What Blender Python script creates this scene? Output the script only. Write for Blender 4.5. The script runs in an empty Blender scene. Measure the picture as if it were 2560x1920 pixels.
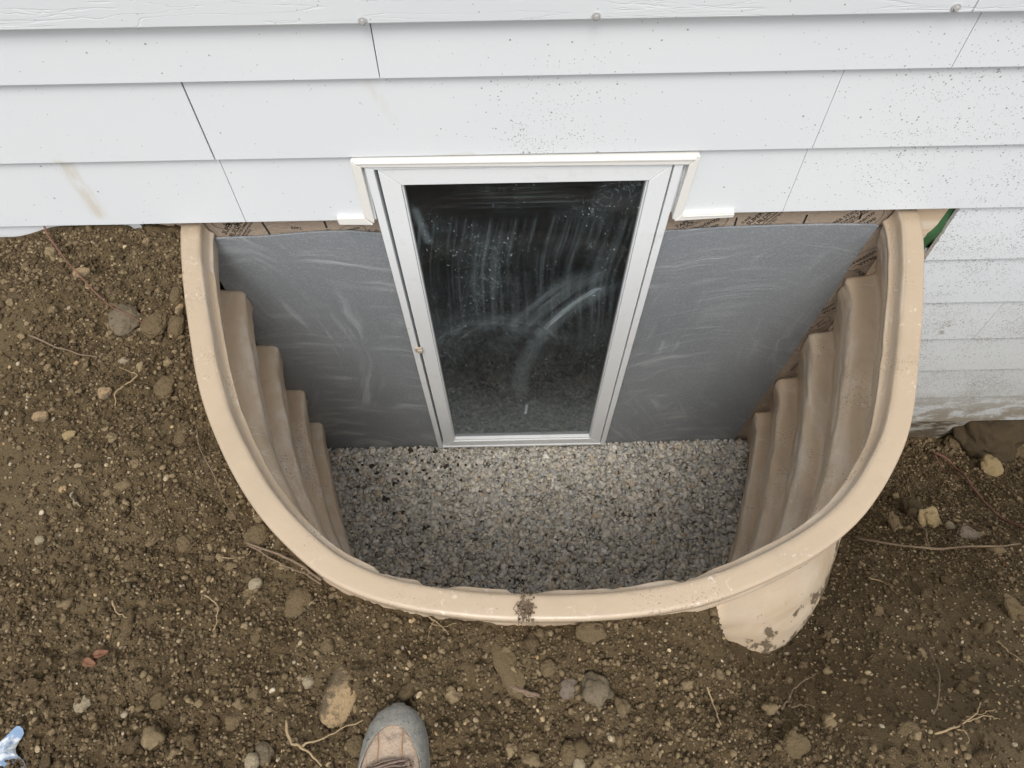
import bpy, bmesh, math, random
import numpy as np
from mathutils import Vector, Matrix, Euler
random.seed(7); rng = np.random.default_rng(7)
sc = bpy.context.scene
COL = sc.collection
S = 2560/2212          # measuring scale of the notes below

# ------------------------------------------------------------------ camera
FO, PITCH, YAW, ROLL, DIST, CH = 1778.52, 1.0531086, .0055101, -.0151184, 1.2491757, 1.40
_f = np.array([math.sin(YAW)*math.cos(PITCH), math.cos(YAW)*math.cos(PITCH), -math.sin(PITCH)])
_r = np.array([math.cos(YAW), -math.sin(YAW), 0.0])
_u = np.cross(_r, _f)
_r, _u = math.cos(ROLL)*_r+math.sin(ROLL)*_u, -math.sin(ROLL)*_r+math.cos(ROLL)*_u
CAMP = np.array([0, -DIST, CH])
cd = bpy.data.cameras.new('camera'); cam = bpy.data.objects.new('camera', cd); COL.objects.link(cam)
cam.matrix_world = Matrix(((_r[0], _u[0], -_f[0], CAMP[0]), (_r[1], _u[1], -_f[1], CAMP[1]), (_r[2], _u[2], -_f[2], CAMP[2]), (0, 0, 0, 1)))
cd.sensor_width = 36; cd.lens = FO/2560*36; cd.clip_start = .01; cd.clip_end = 500
sc.camera = cam
sc.render.resolution_x = 1024; sc.render.resolution_y = 768
# ------------------------------------------------------------------ world, sun, exposure
w = bpy.data.worlds.new('World'); sc.world = w; w.use_nodes = True
nt = w.node_tree; nt.nodes.clear()
sky = nt.nodes.new('ShaderNodeTexSky'); sky.sky_type = 'NISHITA'; sky.sun_disc = False
SUN_EL, SUN_AZ = math.radians(60), math.radians(184)      # azimuth measured clockwise from +Y
sky.sun_elevation = SUN_EL; sky.sun_rotation = SUN_AZ; sky.air_density = 1.0; sky.dust_density = 3.0
hs = nt.nodes.new('ShaderNodeHueSaturation'); hs.inputs['Saturation'].default_value = .22
bg = nt.nodes.new('ShaderNodeBackground'); bg.inputs[1].default_value = .15
wo = nt.nodes.new('ShaderNodeOutputWorld')
nt.links.new(sky.outputs[0], hs.inputs['Color']); nt.links.new(hs.outputs[0], bg.inputs[0]); nt.links.new(bg.outputs[0], wo.inputs[0])
sl = bpy.data.lights.new('sun', 'SUN'); sl.energy = 1.15; sl.angle = math.radians(24); sl.color = (1, .96, .90)
so = bpy.data.objects.new('sun', sl); COL.objects.link(so)
sd = Vector((math.sin(SUN_AZ)*math.cos(SUN_EL), math.cos(SUN_AZ)*math.cos(SUN_EL), math.sin(SUN_EL)))
so.rotation_euler = sd.to_track_quat('Z', 'Y').to_euler(); so.location = sd*20
sc.view_settings.view_transform = 'Standard'; sc.view_settings.look = 'None'
sc.view_settings.exposure = 0.55; sc.view_settings.gamma = 1

# ------------------------------------------------------------------ helpers: rays, noise
def ray(px, py): return _f+(px*S-1280)/FO*_r-(py*S-960)/FO*_u
def W(px, py, y=0.0):
    d = ray(px, py); t = (y+DIST)/d[1]; p = CAMP+t*d; return float(p[0]), float(p[2])
def G(px, py, z=0.0):
    d = ray(px, py); t = (z-CH)/d[2]; p = CAMP+t*d; return float(p[0]), float(p[1])
def _h(i, j, k, s):
    n = (i*374761393+j*668265263+k*2147483647+s*1274126177).astype(np.int64) & 0xffffffff
    n = ((n ^ (n >> 13))*1274126177) & 0xffffffff
    n = ((n ^ (n >> 16))*2246822519) & 0xffffffff
    return ((n ^ (n >> 15)) & 0xffffff)/float(0xffffff)*2-1
def vn(x, y, z=None, s=0):
    x = np.asarray(x, float); y = np.asarray(y, float); z = np.zeros_like(x) if z is None else np.asarray(z, float)
    i, j, k = [np.floor(a).astype(np.int64) for a in (x, y, z)]
    f = [a-b for a, b in ((x, i), (y, j), (z, k))]; u, v, q = [t*t*t*(t*(t*6-15)+10) for t in f]
    r = 0
    for a in (0, 1):
        for b in (0, 1):
            for c in (0, 1):
                r = r+_h(i+a, j+b, k+c, s)*(u if a else 1-u)*(v if b else 1-v)*(q if c else 1-q)
    return r
def fbm(x, y, f, o=3, s=0, z=None, g=.5):
    t = 0; a = 1
    for n in range(o):
        t = t+a*vn(np.asarray(x)*f+n*13.7, np.asarray(y)*f+n*7.3, None if z is None else np.asarray(z)*f, s+n); f *= 2.07; a *= g
    return t
def ss(a, b, x): t = np.clip((np.asarray(x)-a)/(b-a), 0, 1); return t*t*(3-2*t)

# ------------------------------------------------------------------ helpers: objects
def tag(o, label=None, cat=None, group=None, kind=None):
    for k, v in (('label', label), ('category', cat), ('group', group), ('kind', kind)):
        if v: o[k] = v
    return o
def par(o, p):
    if p is not None:
        o.parent = p; o.matrix_parent_inverse = Matrix.Translation(p['_w']).inverted() if '_w' in p else Matrix()
    return o
def empty(name, loc=(0, 0, 0)):
    o = bpy.data.objects.new(name, None); COL.objects.link(o); o.location = loc; o.empty_display_size = .05; return o
def mesh(name, v, f, mat, parent=None, smooth=False, loc=None):
    me = bpy.data.meshes.new(name); v = np.asarray(v, np.float32).reshape(-1, 3)
    if isinstance(f, np.ndarray):
        n, k = f.shape; me.vertices.add(len(v)); me.vertices.foreach_set('co', v.ravel())
        me.loops.add(n*k); me.loops.foreach_set('vertex_index', f.ravel().astype(np.int32))
        me.polygons.add(n); me.polygons.foreach_set('loop_start', np.arange(0, n*k, k, dtype=np.int32))
        me.polygons.foreach_set('loop_total', np.full(n, k, np.int32)); me.update(calc_edges=True); me.validate()
    else:
        me.from_pydata([tuple(map(float, p)) for p in v], [], f)
    me.materials.append(mat)
    if smooth: me.polygons.foreach_set('use_smooth', [True]*len(me.polygons))
    o = bpy.data.objects.new(name, me); COL.objects.link(o)
    if loc is not None: o.location = loc
    if parent is not None:
        o.parent = parent
        if parent.type == 'EMPTY' and loc is None:
            o.matrix_parent_inverse = Matrix.Translation(parent.location).inverted()
    return o
class MB:
    def __init__(s): s.bm = bmesh.new()
    def box(s, x0, x1, y0, y1, z0, z1):
        vs = [s.bm.verts.new((x, y, z)) for x in (x0, x1) for y in (y0, y1) for z in (z0, z1)]
        for q in ((0, 1, 3, 2), (4, 6, 7, 5), (0, 4, 5, 1), (2, 3, 7, 6), (0, 2, 6, 4), (1, 5, 7, 3)): s.bm.faces.new([vs[i] for i in q])
        return s
    def prism(s, poly, y0, y1):      # poly in (x, z), extruded in y
        a = [s.bm.verts.new((x, y0, z)) for x, z in poly]; b = [s.bm.verts.new((x, y1, z)) for x, z in poly]
        s.bm.faces.new(a); s.bm.faces.new(b[::-1]); n = len(poly)
        for i in range(n): s.bm.faces.new((a[i], b[i], b[(i+1) % n], a[(i+1) % n]))
        return s
    def raw(s, v, f):
        vs = [s.bm.verts.new(p) for p in v]
        for q in f: s.bm.faces.new([vs[i] for i in q])
        return s
    def build(s, name, mat, parent=None, bevel=0, seg=2, smooth=False):
        bmesh.ops.recalc_face_normals(s.bm, faces=s.bm.faces)
        if bevel: bmesh.ops.bevel(s.bm, geom=list(s.bm.edges), offset=bevel, segments=seg, affect='EDGES', profile=.5, clamp_overlap=True)
        me = bpy.data.meshes.new(name); s.bm.to_mesh(me); s.bm.free(); me.materials.append(mat)
        if smooth: me.polygons.foreach_set('use_smooth', [True]*len(me.polygons))
        o = bpy.data.objects.new(name, me); COL.objects.link(o)
        if parent is not None:
            o.parent = parent
            if parent.type == 'EMPTY': o.matrix_parent_inverse = Matrix.Translation(parent.location).inverted()
        return o
def tube(pts, rad, seg=6, wob=0, seed=0):
    P = np.array(pts, float); n = len(P); r = np.full(n, rad, float) if np.isscalar(rad) else np.array(rad, float)
    v = []; f = []
    for i in range(n):
        t = P[min(i+1, n-1)]-P[max(i-1, 0)]; t /= np.linalg.norm(t)+1e-9
        a = np.cross(t, [0.13, .21, .97]); a /= np.linalg.norm(a)+1e-9; b = np.cross(t, a)
        for k in range(seg):
            q = 2*math.pi*k/seg; rr = r[i]*(1+wob*float(vn(i*.7+seed, k*1.3)))
            v.append(P[i]+rr*(math.cos(q)*a+math.sin(q)*b))
    for i in range(n-1):
        for k in range(seg): f.append((i*seg+k, i*seg+(k+1) % seg, (i+1)*seg+(k+1) % seg, (i+1)*seg+k))
    f.append(tuple(range(seg))[::-1]); f.append(tuple(range((n-1)*seg, n*seg)))
    return v, f
def spline(pts, n):
    P = np.array(pts, float); P = np.vstack([2*P[0]-P[1], P, 2*P[-1]-P[-2]]); o = []
    m = len(P)-3
    for t in np.linspace(0, m, n):
        i = min(int(t), m-1); u = t-i; a, b, c, d = P[i:i+4]
        o.append(.5*((2*b)+(c-a)*u+(2*a-5*b+4*c-d)*u*u+(3*b-a-3*c+d)*u**3))
    return np.array(o)

# ------------------------------------------------------------------ helpers: materials
class Mat:
    def __init__(s, name):
        s.m = bpy.data.materials.new(name); s.m.use_nodes = True; s.t = s.m.node_tree
        s.p = s.t.nodes['Principled BSDF']; s.out = s.t.nodes['Material Output']
        g = s.t.nodes.new('ShaderNodeNewGeometry'); s.geo = g; s.pos = g.outputs['Position']; s._xyz = None
    def set(s, k, v):
        if hasattr(v, 'is_linked'): s.t.links.new(v, s.p.inputs[k])
        else: s.p.inputs[k].default_value = (*v, 1) if isinstance(v, tuple) and len(v) == 3 and 'Color' in k else v
        return s
    def _in(s, sock, v):
        if hasattr(v, 'is_linked'): s.t.links.new(v, sock)
        else:
            if isinstance(v, tuple) and len(v) == 3 and sock.type == 'RGBA': v = (*v, 1)
            sock.default_value = v
    def math(s, op, a, b=0.0, c=None, clamp=False):
        n = s.t.nodes.new('ShaderNodeMath'); n.operation = op; n.use_clamp = clamp
        s._in(n.inputs[0], a); s._in(n.inputs[1], b)
        if c is not None: s._in(n.inputs[2], c)
        return n.outputs[0]
    def xyz(s, v=None):
        if v is None and s._xyz: return s._xyz
        n = s.t.nodes.new('ShaderNodeSeparateXYZ'); s._in(n.inputs[0], v if v is not None else s.pos)
        r = (n.outputs[0], n.outputs[1], n.outputs[2])
        if v is None: s._xyz = r
        return r
    def comb(s, x, y, z=0.0):
        n = s.t.nodes.new('ShaderNodeCombineXYZ')
        for i, q in enumerate((x, y, z)): s._in(n.inputs[i], q)
        return n.outputs[0]
    def scale(s, v, sx, sy, sz):
        n = s.t.nodes.new('ShaderNodeVectorMath'); n.operation = 'MULTIPLY'; s._in(n.inputs[0], v); n.inputs[1].default_value = (sx, sy, sz); return n.outputs[0]
    def noise(s, sc_, det=3, rough=.55, vec=None, dist=0.0):
        n = s.t.nodes.new('ShaderNodeTexNoise'); n.inputs['Scale'].default_value = sc_; n.inputs['Detail'].default_value = det
        n.inputs['Roughness'].default_value = rough; n.inputs['Distortion'].default_value = dist
        s._in(n.inputs['Vector'], vec if vec is not None else s.pos); return n.outputs['Fac']
    def voro(s, sc_, vec=None, feat='F1', out='Distance'):
        n = s.t.nodes.new('ShaderNodeTexVoronoi'); n.feature = feat; n.inputs['Scale'].default_value = sc_
        s._in(n.inputs['Vector'], vec if vec is not None else s.pos); return n.outputs[out]
    def step(s, v, a, b):      # smoothstep a..b (a may exceed b)
        n = s.t.nodes.new('ShaderNodeMapRange'); n.interpolation_type = 'SMOOTHSTEP'
        s._in(n.inputs['Value'], v); s._in(n.inputs['From Min'], min(a, b)); s._in(n.inputs['From Max'], max(a, b))
        n.inputs['To Min'].default_value = 0 if a < b else 1; n.inputs['To Max'].default_value = 1 if a < b else 0
        return n.outputs[0]
    def mix(s, f, a, b):
        n = s.t.nodes.new('ShaderNodeMix'); n.data_type = 'RGBA'; s._in(n.inputs[0], f); s._in(n.inputs[6], a); s._in(n.inputs[7], b); return n.outputs[2]
    def ramp(s, f, st):
        n = s.t.nodes.new('ShaderNodeValToRGB'); e = n.color_ramp.elements
        while len(e) < len(st): e.new(.5)
        for q, (p, c) in zip(e, st): q.position = p; q.color = (*c, 1)
        s._in(n.inputs[0], f); return n.outputs[0]
    def bump(s, h, st=.3, d=.01, nrm=None):
        n = s.t.nodes.new('ShaderNodeBump'); n.inputs['Strength'].default_value = st; n.inputs['Distance'].default_value = d
        s._in(n.inputs['Height'], h)
        if nrm is not None: s._in(n.inputs['Normal'], nrm)
        return n.outputs[0]
    def dist2(s, cx, cz, sx=1.0, sz=1.0):      # distance to a point of the wall plane
        x, y, z = s.xyz(); a = s.math('MULTIPLY', s.math('SUBTRACT', x, cx), sx); b = s.math('MULTIPLY', s.math('SUBTRACT', z, cz), sz)
        return s.math('SQRT', s.math('ADD', s.math('MULTIPLY', a, a), s.math('MULTIPLY', b, b))), a, b
    def blob(s, cx, cz, r, sx=1.0, sz=1.0): return s.step(s.dist2(cx, cz, sx, sz)[0], r, 0.0)
    def seg(s, x0, z0, x1, z1, w):      # soft mask along a segment of the wall plane
        x, y, z = s.xyz(); dx, dz = x1-x0, z1-z0; L = dx*dx+dz*dz
        t = s.math('MULTIPLY', s.math('ADD', s.math('MULTIPLY', s.math('SUBTRACT', x, x0), dx), s.math('MULTIPLY', s.math('SUBTRACT', z, z0), dz)), 1/L, clamp=True)
        ex = s.math('SUBTRACT', s.math('SUBTRACT', x, x0), s.math('MULTIPLY', t, dx)); ez = s.math('SUBTRACT', s.math('SUBTRACT', z, z0), s.math('MULTIPLY', t, dz))
        return s.step(s.math('SQRT', s.math('ADD', s.math('MULTIPLY', ex, ex), s.math('MULTIPLY', ez, ez))), w, 0.0)
    def swirl(s, cx, cz, fr, fa, lo, hi, det=4):      # brush strokes running round a centre
        d, a, b = s.dist2(cx, cz); d = s.math('ADD', d, s.math('MULTIPLY', s.noise(3.5, 2), .11)); an = s.math('ARCTAN2', b, a)
        return s.step(s.noise(1.0, det, .6, s.comb(s.math('MULTIPLY', d, fr), s.math('MULTIPLY', an, fa)), .4), lo, hi)
    def add(s, *v):
        r = v[0]
        for q in v[1:]: r = s.math('ADD', r, q)
        return r
    def mul(s, *v):
        r = v[0]
        for q in v[1:]: r = s.math('MULTIPLY', r, q)
        return r
def simple(name, col, rough=.6, bump=0, bs=60, var=.1):
    m = Mat(name); n = m.noise(bs, 4)
    m.set('Base Color', m.mix(n, tuple(c*(1-var) for c in col), tuple(min(1, c*(1+var)) for c in col))).set('Roughness', rough)
    if bump: m.set('Normal', m.bump(n, bump, .004))
    return m.m

def siding_mat(name, grain=False):
    m = Mat(name); x, y, z = m.xyz()
    base = m.mix(m.noise(2.2, 4, .5), (.612, .643, .670), (.675, .695, .702))
    dens = m.math('MULTIPLY', m.mul(m.step(x, .55, 1.7), m.step(z, .62, .40)), .95)
    dens = m.add(dens, m.mul(m.blob(*W(1120, 305), .055, 1.25, .8), 1.5), m.mul(m.blob(*W(1165, 320), .05), .7), m.mul(m.blob(*W(1200, 290), .25), .30), .012)
    cl = m.step(m.noise(5, 3), .38, .66)
    dens = m.mul(dens, m.add(cl, .35))
    n1 = m.noise(210, 2, .6); thr = m.math('SUBTRACT', .765, m.math('MULTIPLY', dens, .16))
    sp = m.step(m.math('SUBTRACT', n1, thr), 0.0, .05)
    n2 = m.noise(90, 3, .7, m.scale(m.pos, 1, 1, .8)); sp2 = m.step(m.math('SUBTRACT', n2, m.math('SUBTRACT', .765, m.math('MULTIPLY', dens, .11))), 0.0, .04)
    def specks(sc_, r0, gate):
        n_ = m.t.nodes.new('ShaderNodeTexVoronoi'); n_.inputs['Scale'].default_value = sc_; m.t.links.new(m.pos, n_.inputs['Vector'])
        rr, gg, bb = m.xyz(n_.outputs['Color'])
        on = m.math('GREATER_THAN', m.math('MULTIPLY', dens, gate), rr)
        return m.mul(on, m.step(m.math('SUBTRACT', m.math('MULTIPLY', m.math('ADD', gg, .25), r0), n_.outputs['Distance']), -.03, .06))
    sv_ = m.math('MAXIMUM', m.mul(specks(150, .32, .62), .8), m.math('MAXIMUM', m.mul(specks(75, .16, .16), .85), m.mul(specks(300, .40, .75), .7)))
    c = m.mix(m.math('MAXIMUM', m.math('MULTIPLY', m.math('MAXIMUM', sp, sp2), .74), sv_), base, (.20, .19, .16))
    # dried smears
    st = m.noise(1, 3, .6, m.scale(m.pos, 90, 1, 14))
    a0, a1 = W(135, 360), W(212, 462); b0, b1 = W(795, 190), W(850, 262)
    sm = m.add(m.mul(m.seg(*a0, *a1, .030), m.step(st, .3, .6), .55), m.mul(m.seg(*b0, *b1, .02), m.step(st, .35, .65), .25), m.mul(m.seg(*W(1020, 332), *W(880, 345), .01), .25))
    c = m.mix(sm, c, (.50, .43, .31))
    # grime above the ground on the lowest courses
    gr = m.mul(m.step(z, -.86, -1.16), m.step(m.noise(1, 6, .72, m.scale(m.pos, 9, 1, 15)), .40, .56), .85)
    gr = m.math('MAXIMUM', gr, m.mul(m.blob(*W(2043, 712), .05, 1.7, .8), m.step(m.noise(60, 3), .48, .58), .8))
    c = m.mix(gr, c, (.20, .14, .075))
    sf = m.mul(m.noise(1, 3, .5, m.scale(m.pos, 2, 1, 3)), m.step(z, -.2, -1.0), .35)
    c = m.mix(sf, c, (.55, .55, .46))
    m.set('Base Color', c).set('Roughness', .46)
    h = m.noise(350, 2)
    if grain:
        v = m.comb(m.math('MULTIPLY', x, 2.6), m.math('MULTIPLY', z, 34.0), 0.0)
        gn = m.noise(1.0, 3, .5, v, 1.2)
        rg = m.math('ABSOLUTE', m.math('SUBTRACT', m.math('FRACT', m.math('MULTIPLY', gn, 5.0)), .5))
        m.set('Normal', m.bump(m.step(rg, 0.0, .09), .38, .0012))
    else: m.set('Normal', m.bump(m.add(h, m.mul(m.noise(3, 2), 3.0)), .12, .002))
    return m.m
M_SIDE = siding_mat('siding_paint'); M_SKIRT = siding_mat('skirt_paint', True)
M_VINYL = simple('window_vinyl', (.78, .785, .78), .38, .05, 8, .05)
def frame_mat():
    m = Mat('window_frame_vinyl'); d = m.mul(m.step(m.noise(14, 5, .65), .56, .74), .3)
    dk = m.mul(m.step(m.noise(130, 2), .70, .78), .5)
    m.set('Base Color', m.mix(dk, m.mix(d, (.72, .74, .75), (.50, .47, .40)), (.12, .11, .1))).set('Roughness', .4); return m.m
M_FRAME = frame_mat()
M_TRIM = simple('trim_vinyl', (.73, .72, .68), .4, .03, 9, .04)
M_DARK = simple('dark_gap', (.012, .012, .012), .8)
M_SCREW = simple('screw_metal', (.38, .38, .37), .35, .02, 200)
M_GREEN = simple('green_tape', (.05, .13, .055), .32, .5, 30, .35)
M_BLACK = simple('black_ink', (.012, .011, .010), .5)

def board_mat():
    m = Mat('grey_foundation_paint'); x, y, z = m.xyz()
    cl, cr = W(560, 860), W(1520, 860)
    left = m.step(x, .05, .0)
    a = m.swirl(cl[0]+.25, cl[1]-.75, 20, 2.0, .46, .74); b = m.swirl(cr[0]+.05, cr[1]-.75, 24, 2.6, .45, .74); b2 = m.swirl(cr[0], cr[1]-.2, 70, 1.8, .55, .75)
    c2 = m.swirl(-.35, -1.25, 60, 1.5, .55, .8)
    pm = m.step(m.noise(2.6, 2), .44, .56); a2 = m.swirl(cl[0]-.55, cl[1]+.25, 30, 2.5, .48, .76); b3 = m.swirl(cr[0]+.75, cr[1]+.35, 34, 2.5, .48, .76)
    a = m.add(m.mul(pm, a), m.mul(m.math('SUBTRACT', 1.0, pm), a2)); b = m.add(m.mul(pm, b), m.mul(m.math('SUBTRACT', 1.0, pm), b3))
    s1 = m.add(m.mul(left, m.mul(a, .9)), m.mul(m.math('SUBTRACT', 1.0, left), m.add(m.mul(b, .6), m.mul(b2, .5))))
    s1 = m.mul(s1, m.step(m.noise(3.0, 3), .28, .60))
    scr = m.mul(m.step(m.noise(1, 3, .7, m.comb(m.mul(x, 12.0), m.mul(z, 150.0)), 1.5), .66, .74), m.step(m.noise(9, 2), .5, .62))
    c = m.mix(m.noise(2.5, 3), (.180, .198, .214), (.240, .258, .274))
    c = m.mix(m.mul(s1, .72), c, (.50, .53, .55)); c = m.mix(m.mul(scr, .35), c, (.62, .64, .65)); c = m.mix(m.mul(m.step(m.noise(190, 2, .6), .50, .68), .28), c, (.42, .44, .46))
    m.set('Base Color', c).set('Roughness', .42)
    st = m.noise(170, 2, .5, None, 1.0)
    m.set('Normal', m.bump(m.add(m.mul(st, 1.0), m.mul(s1, .8)), .45, .0035)); return m.m
M_BOARD = board_mat()
def tape_mat():
    m = Mat('printed_building_tape'); n = m.noise(22, 4, .6, None, 1.5)
    m.set('Base Color', m.mix(m.noise(6, 3), (.27, .21, .16), (.42, .34, .265))).set('Roughness', .3)
    m.set('Normal', m.bump(n, .6, .012)); return m.m
M_TAPE = tape_mat()
def concrete_mat():
    m = Mat('muddy_foundation'); d = m.step(m.noise(1, 6, .7, m.scale(m.pos, 9, 9, 22)), .40, .56)
    m.set('Base Color', m.mix(d, (.42, .40, .35), (.13, .10, .065))).set('Roughness', .9); m.set('Normal', m.bump(m.noise(60, 4), .6, .01)); return m.m
M_CONC = concrete_mat()

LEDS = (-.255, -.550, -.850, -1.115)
def plastic_mat():
    m = Mat('tan_well_plastic'); x, y, z = m.xyz()
    nx_, ny_, nz_ = m.xyz(m.geo.outputs['Normal'])
    rad = m.add(m.mul(nx_, m.math('SUBTRACT', x, .1)), m.mul(ny_, m.math('ADD', y, .1)))
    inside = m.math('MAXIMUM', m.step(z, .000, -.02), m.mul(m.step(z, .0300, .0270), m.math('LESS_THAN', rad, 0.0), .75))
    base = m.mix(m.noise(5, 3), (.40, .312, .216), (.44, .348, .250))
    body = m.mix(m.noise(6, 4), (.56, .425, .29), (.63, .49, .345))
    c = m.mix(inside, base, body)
    an = m.math('ARCTAN2', m.math('ADD', y, .1), m.math('SUBTRACT', x, .1))
    sv = m.comb(m.mul(an, 5.0), m.mul(z, 22.0), m.mul(x, .8))
    dust = m.mul(m.step(m.noise(1, 5, .68, m.comb(m.mul(an, 2.0), m.mul(z, 34.0), m.mul(x, .8)), 1.0), .47, .68), inside)
    lip = 0.0  # ledge lips: pale wear plus a highlight painted into the colour
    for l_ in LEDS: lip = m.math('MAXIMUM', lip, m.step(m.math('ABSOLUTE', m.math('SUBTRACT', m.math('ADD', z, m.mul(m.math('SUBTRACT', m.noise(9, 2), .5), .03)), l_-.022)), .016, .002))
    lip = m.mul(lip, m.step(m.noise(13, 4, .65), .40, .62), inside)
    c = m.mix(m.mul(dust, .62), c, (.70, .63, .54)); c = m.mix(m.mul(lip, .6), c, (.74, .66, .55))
    rg = m.math('ABSOLUTE', m.math('SUBTRACT', m.noise(1.0, 3, .6, m.comb(m.mul(an, 3.0), m.mul(z, 13.0), 3.0), 1.6), .5))
    line = m.mul(m.step(rg, .012, .0), inside, m.step(m.noise(4, 2), .45, .6))
    c = m.mix(m.mul(line, .6), c, (.74, .67, .58))
    dk = m.mul(m.step(m.noise(1, 4, .6, m.comb(m.mul(an, 1.8), m.mul(z, 26.0), 7.0), .6), .52, .72), inside)
    c = m.mix(m.mul(dk, .45), c, (.30, .225, .15))
    # grit, pale scuffs and the pores of the moulding on the rim
    gm = m.step(m.noise(5.5, 2, .5), .48, .66)
    gt = m.mul(m.step(m.math('ADD', m.noise(230, 2, .6), m.mul(gm, .12)), .715, .76), .8)
    c = m.mix(gt, c, (.14, .10, .065))
    sc1 = m.mul(m.step(m.noise(60, 6, .78, None, .8), .58, .64), m.step(m.noise(6, 2), .50, .60), .6)
    film = m.mul(m.step(m.noise(4.5, 5, .6), .48, .68), m.step(z, .0, .02), .35); c = m.mix(film, c, (.33, .27, .19))
    c = m.mix(sc1, c, (.74, .68, .60))
    ro = m.step(m.noise(300, 1), .76, .80); c = m.mix(m.mul(ro, .3), c, (.8, .74, .66))
    # mud stuck on the outer wall at the right front
    out = m.mul(m.math('GREATER_THAN', rad, .0), m.step(y, -.55, -.60), m.step(x, .42, .45), m.step(z, -.035, -.05))
    mudn = m.step(m.math('ADD', m.noise(16, 6, .65), m.mul(m.step(z, -.12, -.28), .10)), .60, .64)
    pale = m.mul(out, m.step(m.noise(9, 5, .6), .38, .7)); c = m.mix(m.mul(out, .8), c, (.42, .33, .23)); c = m.mix(m.mul(pale, .5), c, (.52, .45, .36))
    c = m.mix(m.mul(out, mudn, .95), c, (.13, .10, .065))
    m.set('Base Color', c).set('Roughness', m.math('ADD', .20, m.mul(m.noise(20, 3), .25)))
    m.set('Normal', m.bump(m.add(m.mul(m.noise(6, 3, .5, None, .5), 3.0), m.mul(m.noise(1, 4, .6, sv), 1.2), m.mul(m.noise(240, 2), .12)), .35, .006)); return m.m
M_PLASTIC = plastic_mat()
def soil_mat(name='soil', k=.87):
    m = Mat(name)
    c = m.ramp(m.noise(3.2, 5, .6), [(.3, (.078*k, .051*k, .025*k)), (.5, (.120*k, .085*k, .045*k)), (.7, (.195*k, .145*k, .082*k))])
    x, y, z = m.xyz()
    def patch(cx, cy, r_): 
        a = m.math('SUBTRACT', x, cx); b = m.math('SUBTRACT', y, cy); return m.step(m.math('SQRT', m.add(m.mul(a, a), m.mul(b, b))), r_, r_*.3)
    tr_ = m.math('MULTIPLY', m.add(patch(-1.06, -.66, .22), patch(-1.25, -.25, .2), patch(1.0, -1.12, .35), patch(1.5, -.9, .3), patch(-.9, -.1, .15)), .4, clamp=True)
    c = m.mix(tr_, c, (.20*k, .155*k, .092*k))
    c = m.mix(m.step(m.noise(170, 3, .7), .35, .75), c, (.172*k, .119*k, .060*k))
    c = m.mix(m.mul(m.step(m.noise(420, 2, .7), .62, .72), .6), c, (.33*k, .26*k, .16*k))
    m.set('Base Color', c).set('Roughness', .95); m.set('Specular IOR Level', .2)
    m.set('Normal', m.bump(m.add(m.noise(120, 5, .75), m.mul(m.noise(420, 3, .7), .4)), 1.0, .008)); return m.m
M_SOIL = soil_mat()
def crumb_mat():
    m = Mat('soil_crumbs'); r = m.geo.outputs['Random Per Island']
    c = m.ramp(r, [(0, (.050, .032, .0155)), (.45, (.113, .079, .041)), (.8, (.183, .132, .073)), (1, (.272, .203, .115))])
    c = m.mix(m.mul(m.step(m.noise(500, 2, .7), .52, .7), .6), c, (.27, .215, .14))
    m.set('Base Color', c).set('Roughness', .95).set('Specular IOR Level', .2); m.set('Normal', m.bump(m.noise(300, 4, .7), 1.0, .004)); return m.m
M_CRUMB = crumb_mat()
def pebble_mat():
    m = Mat('small_pebbles'); r = m.geo.outputs['Random Per Island']
    c = m.ramp(r, [(0, (.30, .19, .09)), (.25, (.42, .31, .17)), (.45, (.17, .135, .09)), (.65, (.44, .34, .20)), (.85, (.24, .20, .15)), (.95, (.40, .33, .22)), (1, (.50, .43, .32))])
    c = m.mix(m.mul(m.step(m.noise(200, 3), .45, .6), .5), c, (.12, .09, .055))
    m.set('Base Color', c).set('Roughness', .8); return m.m
M_PEBBLE = pebble_mat()
def gravel_mat():
    m = Mat('gravel_stone'); r = m.geo.outputs['Random Per Island']
    c = m.ramp(r, [(0, (.27, .25, .215)), (.2, (.58, .53, .44)), (.38, (.46, .455, .44)), (.55, (.72, .66, .55)), (.7, (.35, .35, .34)), (.86, (.80, .75, .66)), (.97, (.50, .39, .26)), (1, (.88, .86, .80))])
    c = m.mix(m.mul(m.step(m.noise(260, 3, .7), .42, .68), .35), c, (.27, .24, .19))
    m.set('Base Color', c).set('Roughness', .85); return m.m
M_GRAVEL = gravel_mat()
def rock_mat(name, a, b, dirt=.4, soilc=(.11, .085, .052), side=0):
    m = Mat(name); tc = m.t.nodes.new('ShaderNodeTexCoord').outputs['Object']
    c = m.mix(m.noise(30, 5, .6, tc), a, b)
    nz = m.noise(38, 7, .75, tc)
    if side: nz = m.math('SUBTRACT', nz, m.math('MULTIPLY', m.xyz(tc)[0], side))
    c = m.mix(m.step(nz, .44+.35*(.5-dirt), .62+.35*(.5-dirt)), c, soilc)
    c = m.mix(m.mul(m.step(m.noise(400, 2, .6, tc), .58, .7), .4), c, tuple(min(1, q*1.9) for q in soilc))
    m.set('Base Color', c).set('Roughness', .9).set('Specular IOR Level', .25); m.set('Normal', m.bump(m.add(m.noise(70, 6, .7, tc), m.mul(m.noise(350, 3, .7, tc), .3)), .9, .008)); return m.m
M_BIGTAN = rock_mat('half_coated_tan_rock', (.30, .205, .11), (.42, .30, .17), .5, (.12, .09, .055), 6.0)
M_TANROCK = rock_mat('tan_rock', (.27, .185, .10), (.38, .27, .155), .5)
M_PALE = rock_mat('pale_stone', (.24, .195, .125), (.34, .285, .190), .35)
M_YEL = rock_mat('yellow_stone', (.26, .19, .095), (.35, .265, .14), .25)
M_GREY = rock_mat('grey_stone', (.135, .105, .068), (.205, .165, .110), .5)
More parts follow.
